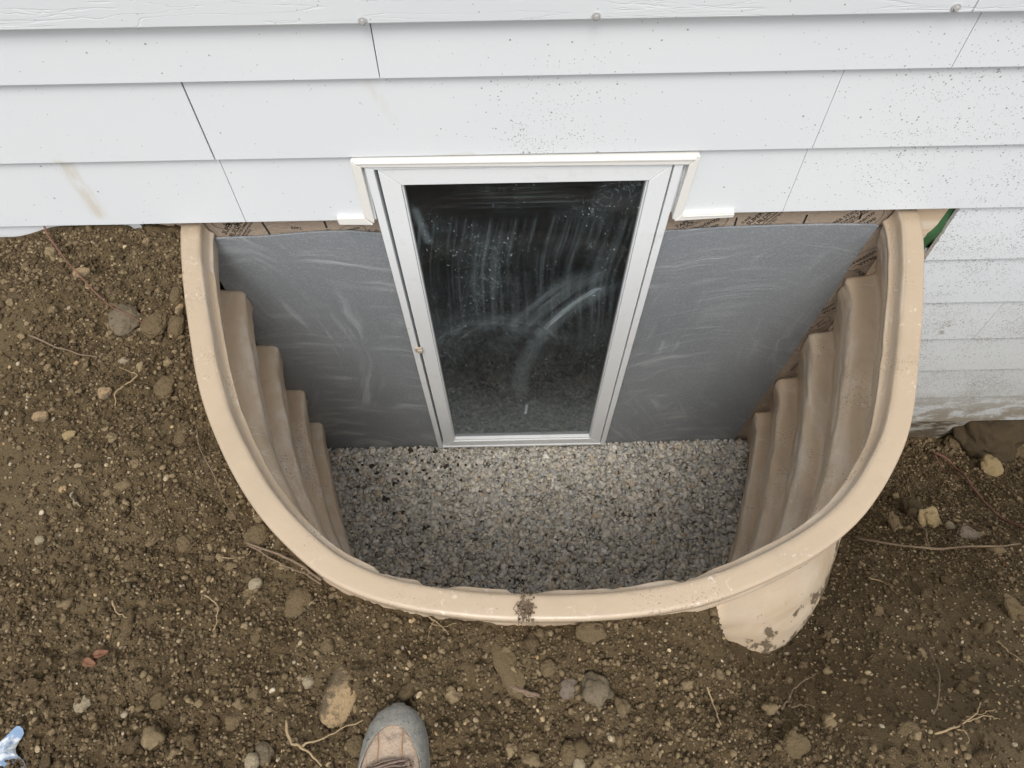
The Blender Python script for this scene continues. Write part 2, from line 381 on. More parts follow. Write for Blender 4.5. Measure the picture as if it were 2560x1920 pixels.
M_MAUVE = rock_mat('mauve_stone', (.135, .103, .078), (.205, .165, .128), .4)
M_CLOD = rock_mat('soil_clod', (.108, .077, .041), (.165, .120, .065), .5, (.125, .089, .047))
M_ROOT = simple('root_bark', (.17, .12, .075), .85, .6, 150, .45)
M_STRAW = simple('dry_root', (.31, .225, .125), .8, .4, 150, .3)
M_RED = simple('red_root', (.16, .075, .048), .8, .5, 120, .5)
M_LEAF = simple('dead_leaf', (.15, .065, .03), .7, .4, 90, .4)
M_CHIP = simple('wood_chip', (.16, .108, .070), .8, .5, 120, .35)

# ------------------------------------------------------------------ the ground's height
RIMZ = .03
RIM_PX = [(388, 505), (392, 600), (405, 700), (430, 850), (480, 980), (550, 1105), (650, 1210), (740, 1270), (850, 1310), (1000, 1333), (1130, 1340), (1300, 1338), (1450, 1320), (1560, 1295), (1700, 1235), (1800, 1175), (1880, 1100), (1940, 1000), (1975, 900), (1993, 700), (1998, 580), (1994, 490)]
rp = [G(a, b, RIMZ) for a, b in RIM_PX]
rp = [(rp[0][0]-.004, .03)]+rp+[(rp[-1][0]+.004, .03)]
cv = spline([(a, b, 0) for a, b in rp], 400)[:, :2]
for _ in range(60): cv[1:-1] = .25*cv[:-2]+.5*cv[1:-1]+.25*cv[2:]
sg = np.r_[0, np.cumsum(np.linalg.norm(np.diff(cv, axis=0), axis=1))]
NC = 321; U = np.linspace(0, 1, NC); cv = np.stack([np.interp(U*sg[-1], sg, cv[:, i]) for i in (0, 1)], 1)
tn = np.gradient(cv, axis=0); tn /= np.linalg.norm(tn, axis=1)[:, None]
nrm = np.stack([tn[:, 1], -tn[:, 0]], 1)        # outward
if nrm[NC//2][1] > 0: nrm = -nrm
UB = float(U[np.argmin(np.hypot(cv[:, 0]-.54, cv[:, 1]+.89))])      # right front corner
def bulge(u, z):
    u = np.asarray(u); z = np.asarray(z)
    return .105*np.exp(-((u-UB)/np.where(u < UB, .075, .062))**2)*np.clip((-.02-z)/.26, 0, 1)**.8*(1-ss(-.42, -.75, z))
LED = [0.0, -.255, -.550, -.850, -1.115, -1.390, -1.66]
PU = [0, .025, .06, .28, .37, .41, .90, .955, .98, 1.0]
PT = [.40, .08, .0, .05, .17, .26, .93, 1.0, 1.0, .86]
def prof(u, z):
    u = np.asarray(u, float); z = np.asarray(z, float)*np.ones_like(u)
    zz = z+.008*np.sin(u*9+1)*ss(-.05, -.12, z); dp = np.clip(-zz-.25, 0, 2)
    a = -.061-.024*dp; b = .012-.046*dp
    o = np.interp(-zz, [0, .01, .026, .05, .10, .20, .236, .247, .2551], [-.050, -.052, -.0555, -.0590, -.046, -.002, .011, .010, -.018])
    for k in range(1, 6):
        m = (zz <= LED[k]) & (zz > LED[k+1]); q = (LED[k]-zz)/(LED[k]-LED[k+1])
        o = np.where(m, a+(b-a)*np.interp(q, PU, PT), o)
    wv = .0018*vn(u*16, z*6, None, 5)+.0042*(1-2*np.abs(vn(u*15, z*26+u*20, None, 6))**.5)+.0012*vn(u*70, z*60, None, 8)
    return o+wv*ss(-.06, -.11, z)+bulge(u, z)

def inwell(x, y, off):      # signed distance to the rim outline (+ outside), and curve parameter
    x = np.atleast_1d(x); y = np.atleast_1d(y); D = np.full(len(x), 9.9); J = np.zeros(len(x), int)
    for a in range(0, len(x), 20000):
        b = slice(a, a+20000); d = np.hypot(x[b, None]-cv[None, ::2, 0], y[b, None]-cv[None, ::2, 1]); j = d.argmin(1)*2; J[b] = j
        D[b] = (x[b]-cv[j, 0])*nrm[j, 0]+(y[b]-cv[j, 1])*nrm[j, 1]
    return D, J
def hbase(x, y):
    x = np.asarray(x, float); y = np.asarray(y, float)
    z = -.012+.0*x
    z = z+.05*(1-ss(-1.15, -.88, x))*ss(-.30, .0, y)+.022*(1-ss(-.95, -.7, x))*ss(-.6, 0, y)
    z = z-.03*ss(-1.0, -1.12, y)*0
    t = ss(-1.42, -.02, y-.10*ss(1.0, 2.0, x)); R = ss(.30, .64, x)
    z = z-1.24*t**1.25*R
    z = z-.10*ss(.395, .45, x+.05*(y+1.0))*ss(-1.22, -1.0, y)
    z = z-.018*np.exp(-(((x+1.03)/.10)**2+((y+.66)/.13)**2))       # old footprint
    return z
def smoothmask(x, y):      # 1 where the soil is trodden smooth
    m = ss(.10, .55, fbm(x, y, 2.3, 2, 40))
    return np.clip(m+.9*np.exp(-(((x+1.06)/.16)**2+((y+.66)/.2)**2))+.25*np.exp(-(((x-1.0)/.28)**2+((y+1.12)/.2)**2)), 0, 1)
def H(x, y, fine=True):
    x = np.asarray(x, float); y = np.asarray(y, float); sm = smoothmask(x, y)
    z = hbase(x, y)+.018*fbm(x, y, 3.1, 2, 1)+(.014-.009*sm)*fbm(x, y, 11, 2, 2)
    if fine: z = z+(.0095-.0060*sm)*fbm(x, y, 30, 4, 3, None, .70)
    lf = (1-ss(-.88, -.80, x))*ss(-.30, -.12, y); z = z-lf*np.maximum(z-(.040-.035*ss(-1.12, -1.28, x)), 0)
    return z
def onground(px, py, sink=0.0):
    z = 0.0
    for _ in range(25):
        x, y = G(px, py, z); z = .5*z+.5*float(H(x, y))
    return Vector((x, y, float(H(x, y))-sink))

# ------------------------------------------------------------------ ground sheet
X0, X1, Y0, Y1 = -1.75, 2.75, -1.62, .045; ST = .0065
xs = np.r_[-60, -25, -10, -5, -3, -2.2, np.arange(X0, X1, ST), 3.2, 4, 6, 12, 28, 60]
ys = np.r_[-60, -25, -10, -5, -3, -2.1, -1.8, np.arange(Y0, Y1, ST), .09]
gx, gy = np.meshgrid(xs, ys, indexing='ij'); nx, ny = gx.shape
gz = H(gx.ravel(), gy.ravel())
far = ss(2.2, 6, np.maximum(np.abs(gx.ravel()), -gy.ravel()))
gz = gz*(1-far)
V = np.stack([gx.ravel(), gy.ravel(), gz], 1)
idx = np.arange(nx*ny).reshape(nx, ny); F = np.stack([idx[:-1, :-1], idx[1:, :-1], idx[1:, 1:], idx[:-1, 1:]], -1).reshape(-1, 4)
cx = V[F, 0].mean(1); cy = V[F, 1].mean(1); cz = V[F, 2].mean(1)
near = (cx > -1.0) & (cx < 1.3) & (cy > -1.15)
rem = np.zeros(len(F), bool)
D_, J_ = inwell(cx[near], cy[near], 0)
po = np.where(cz[near] > -.02, -.03, prof(U[J_], cz[near])+.003)
rem[near] = (D_ < po) & (np.abs(cx[near]-.1) < .98)
ground = mesh('ground', V, F[~rem], M_SOIL, None, True); tag(ground, kind='structure')

# ------------------------------------------------------------------ scattering small stones
ICO = None
def ico(sub):
    bm = bmesh.new(); bmesh.ops.create_icosphere(bm, subdivisions=sub, radius=1)
    v = np.array([q.co[:] for q in bm.verts]); f = np.array([[a.index for a in q.verts] for q in bm.faces]); bm.free(); return v, f
I1, I2, I3, I4, I5 = ico(1), ico(2), ico(3), ico(4), ico(5)
def scatter(name, P, R, mat, base=I1, flat=(.55, 1), jit=.24, smooth=False, ang=.5, lump=0):
    bv, bf = base; n = len(P); nv = len(bv)
    v = bv[None]*(1+jit*rng.standard_normal((n, nv, 1)).clip(-1.8, 1.8))
    if lump:
        o3 = rng.uniform(0, 900, (n, 1)); bx_, by_, bz_ = [np.broadcast_to(bv[None, :, i], (n, nv)) for i in range(3)]
        v = v*(1+lump*vn(bx_*1.3+o3, by_*1.3, bz_*1.3, 21)+.55*lump*vn(bx_*3.1+o3, by_*3.1, bz_*3.1, 22)+.3*lump*vn(bx_*6.5+o3, by_*6.5, bz_*6.5, 23))[..., None]
    sc3 = np.stack([rng.uniform(.75, 1.35, n), rng.uniform(.7, 1.05, n), rng.uniform(*flat, n)], 1)
    v = v*sc3[:, None, :]*np.asarray(R)[:, None, None]
    a = rng.uniform(0, 6.283, n); t = rng.normal(0, ang, n); t2 = rng.normal(0, ang, n)
    c, s_ = np.cos(t), np.sin(t); v = np.stack([v[..., 0], c[:, None]*v[..., 1]-s_[:, None]*v[..., 2], s_[:, None]*v[..., 1]+c[:, None]*v[..., 2]], -1)
    c, s_ = np.cos(t2), np.sin(t2); v = np.stack([c[:, None]*v[..., 0]+s_[:, None]*v[..., 2], v[..., 1], -s_[:, None]*v[..., 0]+c[:, None]*v[..., 2]], -1)
    c, s_ = np.cos(a), np.sin(a); v = np.stack([c[:, None]*v[..., 0]-s_[:, None]*v[..., 1], s_[:, None]*v[..., 0]+c[:, None]*v[..., 1], v[..., 2]], -1)
    v = v+np.asarray(P)[:, None, :]
    f = (bf[None]+np.arange(n)[:, None, None]*nv).reshape(-1, 3)
    return mesh(name, v.reshape(-1, 3), f, mat, None, smooth)
def spots(n, xr, yr, keep=None):
    x = rng.uniform(*xr, n); y = rng.uniform(*yr, n)
    d, j = inwell(x, y, 0); zz = hbase(x, y); lim = np.where(zz > -.05, .004, np.maximum(.004, prof(U[j], zz)+.009))
    m = (d > lim) | (np.abs(x-.11) > 1.05)
    if keep is not None: m &= keep(x, y)
    return x[m], y[m]
XR, YR = (-1.55, 2.45), (-1.48, .0)
def grp(name, n, r0, sg_, lo, hi, mat, label, base=I1, sink=.25, **k):
    x, y = spots(n, XR, YR, k.pop('keep', None)); R = np.clip(r0*np.exp(rng.normal(0, sg_, len(x))), lo, hi)
    z = H(x, y)+R*(.5-sink)
    o = scatter(name, np.stack([x, y, z], 1), R, mat, base, **k); tag(o, label, 'ground cover', None, 'stuff'); return o
def inframe(x, y):
    P = np.stack([x, y, hbase(x, y)], 1)-CAMP; d = P@_f; a = np.abs(P@_r/d)*FO/1280; b = np.abs(P@_u/d)*FO/960
    return (np.maximum(a, b) < 1.07) | (rng.uniform(0, 1, len(x)) < .22)
rough = lambda x, y: (rng.uniform(0, 1, len(x)) > .72*smoothmask(x, y)) & inframe(x, y)
clump = lambda x, y: rng.uniform(-.5, 1, len(x)) < fbm(x, y, 5, 2, 77)+.25
grp('soil_crumbs', 230000, .0024, .48, .0013, .0070, M_CRUMB, 'fine brown soil crumbs covering the bare ground around the window well', keep=rough, sink=.1)
grp('soil_lumps', 7000, .0056, .48, .0035, .017, M_CRUMB, 'rounded brown soil lumps strewn over the ground around the window well', base=I3, jit=.02, lump=.42, flat=(.55, .95), smooth=True, sink=.22, keep=clump)
grp('small_pebbles', 7500, .0027, .38, .0014, .0075, M_PEBBLE, 'tiny tan and whitish pebbles mixed into the bare soil', base=I2, jit=.05, flat=(.5, .8), smooth=True)

# bigger stones and clods: every one a thing
def stone(name, px, py, wpx, hpx, mat, label, cat, zf=.6, seed=0, rot=0, ang=.18, sink=.2, group=None, base=I4, p=None):
    c = onground(px, py) if p is None else Vector(p)
    d = (Vector(CAMP)-c).length; k = S*d/FO*.93
    a, b = wpx*k/2, hpx*k/2/max(.6, (Vector(CAMP)-c).normalized().z)
    if 'clod' in name: base = I5
    v = base[0].copy(); n = 1+ang*fbm(v[:, 0]+seed*3.1, v[:, 1]+seed, 1.1, 2, seed, v[:, 2])+(.10 if 'clod' in name else .05)*fbm(v[:, 0]+seed, v[:, 1], 3.2, 5, seed+5, v[:, 2], .66)
    v = v*n[:, None]; 
    v = np.sign(v)*np.abs(v)**.92
    v = v*np.array([a, b, min(a, b)*zf])
    o = mesh(name, v, base[1], mat, None, True, loc=c+Vector((0, 0, min(a, b)*zf*(1-2*sink)*.6)))
    o.rotation_euler = (0, 0, rot); tag(o, label, cat, group); return o
stone('rock', 738, 1505, 74, 128, M_BIGTAN, 'large oblong tan rock half coated in soil left of the boot toe', 'rock', .55, 3, -.25, .14, base=I4)
stone('rock', 668, 1472, 27, 27, M_PALE, 'small pale round stone just above-left of the large tan rock', 'rock', .8, 4)
stone('rock', 553, 1262, 30, 24, M_PALE, 'whitish oval pebble on the soil below the left curve of the rim', 'rock', .7, 5, .4, .08)
stone('rock', 1227, 1487, 44, 46, M_MAUVE, 'rough mauve grey stone beside the triangular grey stone', 'rock', .7, 6, 0, .25)
stone('rock', 1284, 1490, 70, 68, M_GREY, 'triangular grey brown stone in front of the rim', 'rock', .6, 12, .5, .42, base=I4)
stone('rock', 2011, 1132, 42, 52, M_YEL, 'wedge shaped yellowish tan stone on the soil right of the well', 'rock', .6, 8, 0, .35)
stone('rock', 2050, 1140, 19, 19, M_PALE, 'small round pale pebble next to the yellowish wedge stone', 'rock', .8, 9)
stone('rock', 2143, 1018, 38, 42, M_YEL, 'crumbly tan stone above the red root at the right', 'rock', .7, 10, 0, .35)
stone('rock', 388, 667, 17, 22, M_TANROCK, 'small orange tan pebble wedged against the left rim', 'rock', .7, 11)
stone('rock', 270, 692, 62, 56, M_GREY, 'flat squarish grey stone at the left under the long thin stem', 'rock', .4, 13, .2, .26, base=I4)
stone('rock', 88, 901, 32, 18, M_TANROCK, 'flat tan pebble near the left edge below the short stick', 'rock', .6, 14)
stone('rock', 178, 1523, 30, 22, M_PALE, 'pale chipped stone lying between the red leaves and the plastic scrap', 'rock', .6, 15, .6, .3)
stone('rock', 573, 1631, 36, 40, M_GREY, 'grey brown stone by the straw coloured root, right of its smaller neighbour', 'rock', .7, 16, 0, .3)
stone('rock', 545, 1646, 26, 34, M_PALE, 'smaller buff stone at the bottom beside the straw coloured root', 'rock', .7, 17)
stone('rock', 1250, 1652, 26, 24, M_PALE, 'pale pebble at the bottom edge below the round clod', 'rock', .7, 18)
stone('rock', 177, 587+3, 34, 14, M_TANROCK, 'thin tan pebble on the soil up beside the long thin stem', 'rock', .6, 19)
stone('rock', 228, 848+2, 28, 20, M_TANROCK, 'tan pebble right of the forked pale root', 'rock', .7, 21)
stone('rock', 150, 940, 28, 15, M_YEL, 'yellowish pebble below the flat tan pebble at the far left', 'rock', .6, 22)
stone('rock', 268, 800-20, 22, 14, M_PALE, 'pale chip of stone at the right tip of the short stick', 'rock', .6, 23)
stone('rock', 88, 1108+60, 20, 15, M_PALE, 'pale pebble beside the old footprint at the left', 'rock', .7, 24)
C = 'soil clod'
stone('soil_clod', 1097, 1445, 48, 118, M_CLOD, 'long dark flake of soil with the wood chip below it', C, .35, 26, .42, .22, base=I4)
stone('soil_clod', 1184, 1445, 34, 34, M_CLOD, 'round soil clod above the mauve grey stone', C, .6, 27, 0, .12)
stone('soil_clod', 1277, 1364, 64, 42, M_CLOD, 'flat soil clod tucked under the front of the rim', C, .4, 28, 0, .2)
stone('soil_clod', 1229, 1627, 36, 42, M_CLOD, 'round soil clod near the bottom edge right of the boot', C, .6, 29, 0, .12)
M_DCLOD = rock_mat('dark_soil_clod', (.050, .036, .020), (.085, .062, .034), .5, (.070, .050, .027))
stone('soil_clod', 2112, 948, 118, 100, M_DCLOD, 'big dark soil clod lying against the muddy siding at the right', C, .8, 30, -.15, .3, .15, base=I4)
stone('soil_clod', 2190, 985, 44, 40, M_CLOD, 'rounded soil clod right of the big clod at the right edge', C, .7, 31, 0, .2)
stone('soil_clod', 2060, 962, 46, 32, M_CLOD, 'small soil clod left of the big clod by the siding', C, .7, 32, 0, .2)
stone('soil_clod', 1966, 1104, 42, 42, M_DCLOD, 'dark clod left of the yellowish wedge stone', C, .8, 33, 0, .2)
stone('soil_clod', 1932, 1138, 24, 42, M_CLOD, 'narrow upright clod beside the thin horizontal root', C, .8, 34, 0, .2)
stone('soil_clod', 2090, 1160, 44, 32, M_MAUVE, 'grey clod resting on the horizontal root at the right', C, .5, 35, 0, .2)
stone('soil_clod', 334, 700, 50, 50, M_CLOD, 'broad clod right of the flat squarish grey stone', C, .5, 36, 0, .2, base=I4)
stone('soil_clod', 383, 706, 34, 42, M_CLOD, 'clod pressed against the left rim, below the orange tan pebble', C, .7, 37, 0, .15)
stone('soil_clod', 382, 640, 26, 34, M_CLOD, 'clod pressed against the left rim, above the orange tan pebble', C, .7, 38, 0, .15)
stone('soil_clod', 360, 838, 40, 44, M_CLOD, 'wedge shaped clod on the soil left of the rim, halfway down', C, .5, 39, 0, .3)
stone('soil_clod', 393, 945, 34, 34, M_CLOD, 'clod on the thin dark root left of the rim', C, .6, 41, 0, .2)
stone('soil_clod', 558, 1160-2, 54, 44, M_CLOD, 'clod nestled against the lower left curve of the rim', C, .6, 42, .3, .25, base=I4)
stone('soil_clod', 505, 1120-10, 26, 26, M_CLOD, 'smaller clod above the one in the lower left curve of the rim', C, .7, 43, .3, .2)
stone('soil_clod', 400, 1180-6, 30, 32, M_CLOD, 'clod among crumbs between the footprint and the rim', C, .7, 44, .3, .25)
stone('soil_clod', 645, 1300, 62, 48, M_CLOD, 'flat clod below the rim right of the whitish oval pebble', C, .4, 45, .7, .25, base=I4)
stone('soil_clod', 555, 1375, 28, 34, M_CLOD, 'knobbly clod below the whitish oval pebble', C, .7, 46, .3, .3)
stone('soil_clod', 710, 1400-6, 26, 30, M_CLOD, 'clod above the large tan rock', C, .7, 47, .3, .25)
stone('soil_clod', 345, 1512, 30, 30, M_CLOD, 'clod in the lower left between the pale chip and the tan rock', C, .6, 48, .3, .25)
stone('soil_clod', 770, 1615, 36, 46, M_CLOD, 'dark clod beside the left side of the boot', C, .6, 49, .3, .25)
stone('soil_clod', 505, 1555, 34, 30, M_CLOD, 'clod left of the forked straw coloured root', C, .6, 50, .3, .25)
stone('soil_clod', 1960, 1600-20, 44, 30, M_CLOD, 'flat clod on the smooth soil in the lower right', C, .4, 51, .3, .25)
stone('soil_clod', 1720, 1610, 54, 46, M_CLOD, 'clod near the bottom edge right of centre', C, .4, 52, .3, .25, base=I4)
stone('soil_clod', 2195, 1330, 34, 60, M_CLOD, 'dark clod at the right edge above the lower corner', C, .5, 53, .3, .25)

def strand(name, pts, r0, r1, mat, label, cat='root', lift=.002, n=22, branch=(), wob=.0022, group=None):
    def path(ps, lift):
        P = np.array([tuple(onground(a, b)) for a, b in ps]); P = spline(P, n)
        P[:, 2] = H(P[:, 0], P[:, 1], False)+lift+.004+.003*np.abs(np.sin(np.linspace(0, 7, n)))
        P[:, 0] += wob*vn(np.linspace(0, 9, n), np.full(n, len(name)+ps[0][0]*.1)); P[:, 1] += wob*vn(np.linspace(0, 9, n), np.full(n, ps[0][1]*.13))
        return P
    P = path(pts, lift+r0); o = P[0].copy(); mb = MB(); v, f = tube(P-o, np.linspace(r0, r1, n), 6, .3, 3); mb.raw(v, f)
    for b in branch: 
        Q = path(b, lift+r1*1.5); v, f = tube(Q-o, np.linspace(r0*.7, r1*.5, n), 5, .3, 5); mb.raw(v, f)
    ob = mb.build(name, mat, None, smooth=True); ob.location = o; tag(ob, label, cat, group); return ob
strand('plant_stem', [(100, 492), (140, 555), (205, 632), (272, 683), (345, 720)], .0023, .0010, M_RED, 'long thin reddish stem lying from the siding down past the flat grey stone', 'stem', .012)
strand('stick', [(70, 730), (112, 748), (160, 768), (217, 779)], .0024, .0018, M_ROOT, 'short curved grey stick on the soil at the far left', 'stick', .007)
strand('root', [(305, 818), (283, 828), (262, 838), (259, 860), (258, 884)], .0020, .0012, M_STRAW, 'forked pale root right of the short stick', lift=.006, branch=[[(305, 818), (292, 812), (270, 806)]])
strand('root', [(424, 925), (440, 975), (468, 1035), (500, 1105), (530, 1150)], .0012, .0007, M_ROOT, 'hair thin dark root running beside the left curve of the rim', lift=.006)
strand('root', [(540, 1180), (590, 1196), (640, 1218), (700, 1258)], .0022, .0030, M_ROOT, 'brown root following the lower left curve of the rim', lift=.010, branch=[[(545, 1184), (600, 1215), (650, 1240), (700, 1268)]])
strand('root', [(448, 1201), (475, 1206), (520, 1204), (548, 1195)], .0012, .0008, M_STRAW, 'thin pale root left of the brown root by the rim', lift=.006)
strand('root', [(620, 1560), (632, 1600), (655, 1614), (682, 1632), (702, 1657)], .0026, .0018, M_STRAW, 'forked straw coloured root left of the boot', lift=.010, branch=[[(657, 1613), (700, 1598), (740, 1575), (786, 1558)]])
strand('twig', [(446, 1290), (465, 1300), (478, 1322), (473, 1366)], .0016, .0010, M_STRAW, 'bent pale twig between the rim and the footprint', 'twig', .006)
strand('twig', [(252, 1302), (262, 1325), (285, 1341)], .0018, .0010, M_STRAW, 'short curved pale twig right of the footprint', 'twig', .006)
strand('twig', [(163, 1068), (166, 1085), (178, 1095)], .0026, .0018, M_PALE, 'tiny whitish hooked twig at the left', 'twig', .006)
strand('twig', [(1524, 1486), (1536, 1525), (1553, 1567)], .0016, .0011, M_STRAW, 'straight straw coloured twig in the lower right centre', 'twig', .006)
strand('root', [(2003, 982), (2050, 1010), (2085, 1045), (2110, 1085), (2150, 1122), (2211, 1148)], .0050, .0040, M_RED, 'long reddish brown root running down the right edge', lift=.016, branch=[[(2010, 990), (2040, 1024), (2062, 1040)]])
strand('root', [(1838, 1168), (1900, 1178), (1990, 1190), (2050, 1188), (2120, 1188), (2190, 1180)], .0042, .0026, M_ROOT, 'thin horizontal root running right from the well', lift=.018, branch=[[(2000, 1188), (1990, 1150), (1968, 1125), (1950, 1110)]])
strand('root', [(1683, 1537), (1705, 1500), (1725, 1478), (1756, 1460)], .0018, .0012, M_ROOT, 'slanting grey root in the lower right', lift=.006, branch=[[(1705, 1530), (1735, 1524), (1755, 1534)]])
strand('twig', [(2144, 1388), (2175, 1412), (2211, 1436)], .0018, .0012, M_STRAW, 'pale twig at the right edge of the soil', 'twig', .006)
strand('twig', [(2010, 1585), (2060, 1570), (2100, 1540), (2108, 1520)], .0020, .0010, M_STRAW, 'frayed dry grass sprig in the lower right corner', 'twig', .007, branch=[[(2070, 1560), (2120, 1548), (2150, 1556)], [(2075, 1552), (2110, 1542), (2140, 1535)], [(2060, 1575), (2085, 1590), (2080, 1612)]])
strand('root', [(2000, 1400), (2018, 1450), (2022, 1500), (2008, 1545)], .0014, .0022, M_ROOT, 'dark curved root on the smooth soil in the lower right', lift=.006)
strand('twig', [(1870, 1250), (1905, 1262), (1932, 1285)], .0016, .0010, M_STRAW, 'pale twig on the lumps just right of the exposed well wall', 'twig', .010)
strand('root', [(1090, 1480), (1120, 1492), (1148, 1500), (1165, 1504)], .0050, .0036, M_CHIP, 'reddish splintered wood chip below the long soil flake', 'wood chip', .006, branch=[[(1095, 1488), (1130, 1500), (1160, 1510)]]).name = 'wood_chip'
strand('twig', [(925, 1335), (950, 1350), (970, 1372)], .0012, .0008, M_STRAW, 'wispy pale rootlets just below the front of the rim', 'twig', .006, branch=[[(940, 1340), (930, 1365), (925, 1385)], [(930, 1350), (960, 1356), (985, 1350)]])
strand('twig', [(1950, 1268), (1965, 1290), (1985, 1300)], .0012, .0008, M_ROOT, 'short dark twig among the lumps right of the well', 'twig', .008)
strand('twig', [(1260, 1140), (1262, 1142), (1264, 1144)], .0001, .0001, M_ROOT, 'x', 'x') if False else None

def leaf(px, py, L, Wd, rot, label, mat=M_LEAF, name='dead_leaf', cat='leaf', group=None):
    c = onground(px, py); n = 9; v = []; f = []
    for i in range(n):
        t = i/(n-1); w_ = Wd*math.sin(math.pi*min(.98, t+.02))**.7
        for j in (-1, -.4, 0, .4, 1): v.append(((t-.5)*L, j*w_/2, .004+.004*math.sin(t*5)+abs(j)*.004+.0015*math.sin(9*t+3*j)))
    for i in range(n-1):
        for j in range(4): f.append((i*5+j, (i+1)*5+j, (i+1)*5+j+1, i*5+j+1))
    o = mesh(name, v, f, mat, None, True, loc=c+Vector((0, 0, .004))); o.rotation_euler = (.1, -.1, rot)
    s = o.modifiers.new('thick', 'SOLIDIFY'); s.thickness = .0008
    tag(o, label, cat, group); return o
leaf(222, 1421-8, .030, .014, .3, 'upper of two reddish brown dead leaf scraps in the lower left')
leaf(198, 1432, .026, .016, -.3, 'lower reddish brown dead leaf scrap, left of its twin')
leaf(2165, 1190+30, .020, .010, 1.0, 'small reddish leaf scrap near the right edge below the horizontal root')

# ------------------------------------------------------------------ house wall
house = empty('house', (0.1, .05, -1.3))
tag(house, 'white lap sided house wall with a basement window above the tan well', 'house')
Z0, EX = .6646245, .2032
def zb(k): return Z0-EX*k
XA, XB = -6.0, 6.5
XCL, XCR = -.93, W(2040, 505)[0]+.002       # siding cut back either side of the well
mb = MB()
def board(x0, x1, k, th=.0125):
    a, b = zb(k), zb(k-1)+.02; g = .0155
    pts = [(0, a), (th, a), (th+g, b), (g, b)]
    vs = [(x, y, z) for x in (x0, x1) for y, z in pts]
    mb.raw(vs, [(0, 1, 2, 3), (7, 6, 5, 4), (0, 4, 5, 1), (1, 5, 6, 2), (2, 6, 7, 3), (3, 7, 4, 0)])
def course(k, x0, x1, seams):
    e = [x0]+[q for s_, g in seams for q in (s_-g/2, s_+g/2)]+[x1]
    for i in range(0, len(e), 2):
        if e[i+1] > e[i]: board(e[i], e[i+1], k)
def sx(px, py): return W(px/S, py/S)[0]
wxl, wxr = W(772, 352)[0]+.012, W(1497, 345)[0]-.012      # opening for the window in course 3
course(1, XA, XB, [(sx(937, 130), .0022), (sx(2420, 100), .0014)])
course(2, XA, XB, [(sx(490, 300), .0036), (sx(2072, 280), .0012)])
course(3, XA, wxl, [(sx(577, 476), .0016)]); course(3, wxr, XB, [(sx(1988, 460), .0011)])
for k in range(4, 10):
    course(k, XA, XCL, []); course(k, XCR, XB, [(sx(2490, 790), .0012)] if k == 6 else ([(3.1+.37*k, .0015)]))
for k in range(-10, 0): course(k, XA, XB, [(-2.2+.9*((k*7) % 5), .0016)])
mb.build('siding', M_SIDE, house)
# skirt board with pressed grain, above course 1
sk0 = W(0, 85/S, -.014)[1]; sk1 = W(2211, 24.4/S, -.014)[1]; skz = (sk0+sk1)/2+.001; xs_ = W(2440/S, 14/S, -.014)[0]
skirt = MB().box(XA, xs_-.0008, -.014, .012, skz, skz+.235).box(xs_+.0008, XB, -.014, .012, skz, skz+.235).build('skirt_board', M_SKIRT, house, .0025)
for px, py in ((783, 47), (1288, 37), (2066, 18)):
    x, z = W(px, py, -.017); m2 = MB()
    for r, y0, y1, n in ((.0085, -.0165, -.0135, 20), (.0048, -.0205, -.016, 6)):
        m2.prism([(x+r*math.cos(6.2832*i/n), z+r*math.sin(6.2832*i/n)) for i in range(n)], y0, y1)
    m2.build('screw', M_SCREW, skirt, .0007)
# sheathing behind everything, with the window opening
WT = .215; WBZ = -1.315
ox0, ox1 = (W(790, 370)[0]+W(947, 966)[0])/2, (W(1476, 362)[0]+W(1305, 958)[0])/2
back = MB()
back.box(XA, ox0-.006, .062, .20, -2.2, 2.75).box(ox1+.006, XB, .062, .20, -2.2, 2.75).box(ox0-.006, ox1+.006, .062, .20, .26, 2.75).box(ox0-.006, ox1+.006, .062, .20, -2.2, WBZ-.03)
back.build('sheathing', simple('old_sheathing', (.10, .075, .05), .9, .5, 20, .4), house)
MB().box(XCR+.02, XB, .014, .060, -2.2, zb(9)-.002).build('foundation', M_CONC, house, .003)
# roof eave far above
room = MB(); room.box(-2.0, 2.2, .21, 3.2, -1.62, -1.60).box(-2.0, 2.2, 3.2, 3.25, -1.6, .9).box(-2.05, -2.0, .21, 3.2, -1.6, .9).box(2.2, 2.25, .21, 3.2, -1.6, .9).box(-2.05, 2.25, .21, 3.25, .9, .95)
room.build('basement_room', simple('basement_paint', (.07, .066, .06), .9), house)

WCX = (ox0+ox1)/2
def wx(x, z): return WCX+(x-WCX)*(1+.028*(z+.55)/.77)      # the window stands a little out of square, wider at the head
def warp(o):
    for q in o.data.vertices: q.co.x = wx(q.co.x, q.co.z)
# grey boards either side of the window, uneven upper edge
PY = .030
def bpoly(pts, y): return [W(a, b, y) for a, b in pts]
lt = [W(*q, PY) for q in ((380, 512), (470, 515), (560, 512), (640, 505), (700, 501), (760, 500), (830, 506))]
lt = [(x, z) for x, z in lt]
pl = lt+[(wx(ox0, -1.46)-.002, -1.46), (-.93, -1.46), (-.93, lt[0][1])]
pl[len(lt)-1] = (wx(ox0, 0)-.002, lt[-1][1])
MB().prism(pl, PY, PY+.006).build('foundation_board', M_BOARD, house, .0015)
rt = [W(*q, PY) for q in ((1440, 500), (1480, 498), (1560, 492), (1700, 487), (1800, 485), (1890, 486))]
re_ = [W(*q, PY) for q in ((1899, 489), (1868, 530), (1838, 574), (1802, 632), (1751, 706), (1687, 801), (1644, 864), (1591, 943))]
pr = rt+re_+[(re_[-1][0]-.004, -1.46), (wx(ox1, -1.46)+.002, -1.46)]; pr[0] = (wx(ox1, 0)+.002, pr[0][1])
MB().prism(pr, PY, PY+.006).build('foundation_board', M_BOARD, house, .0015)
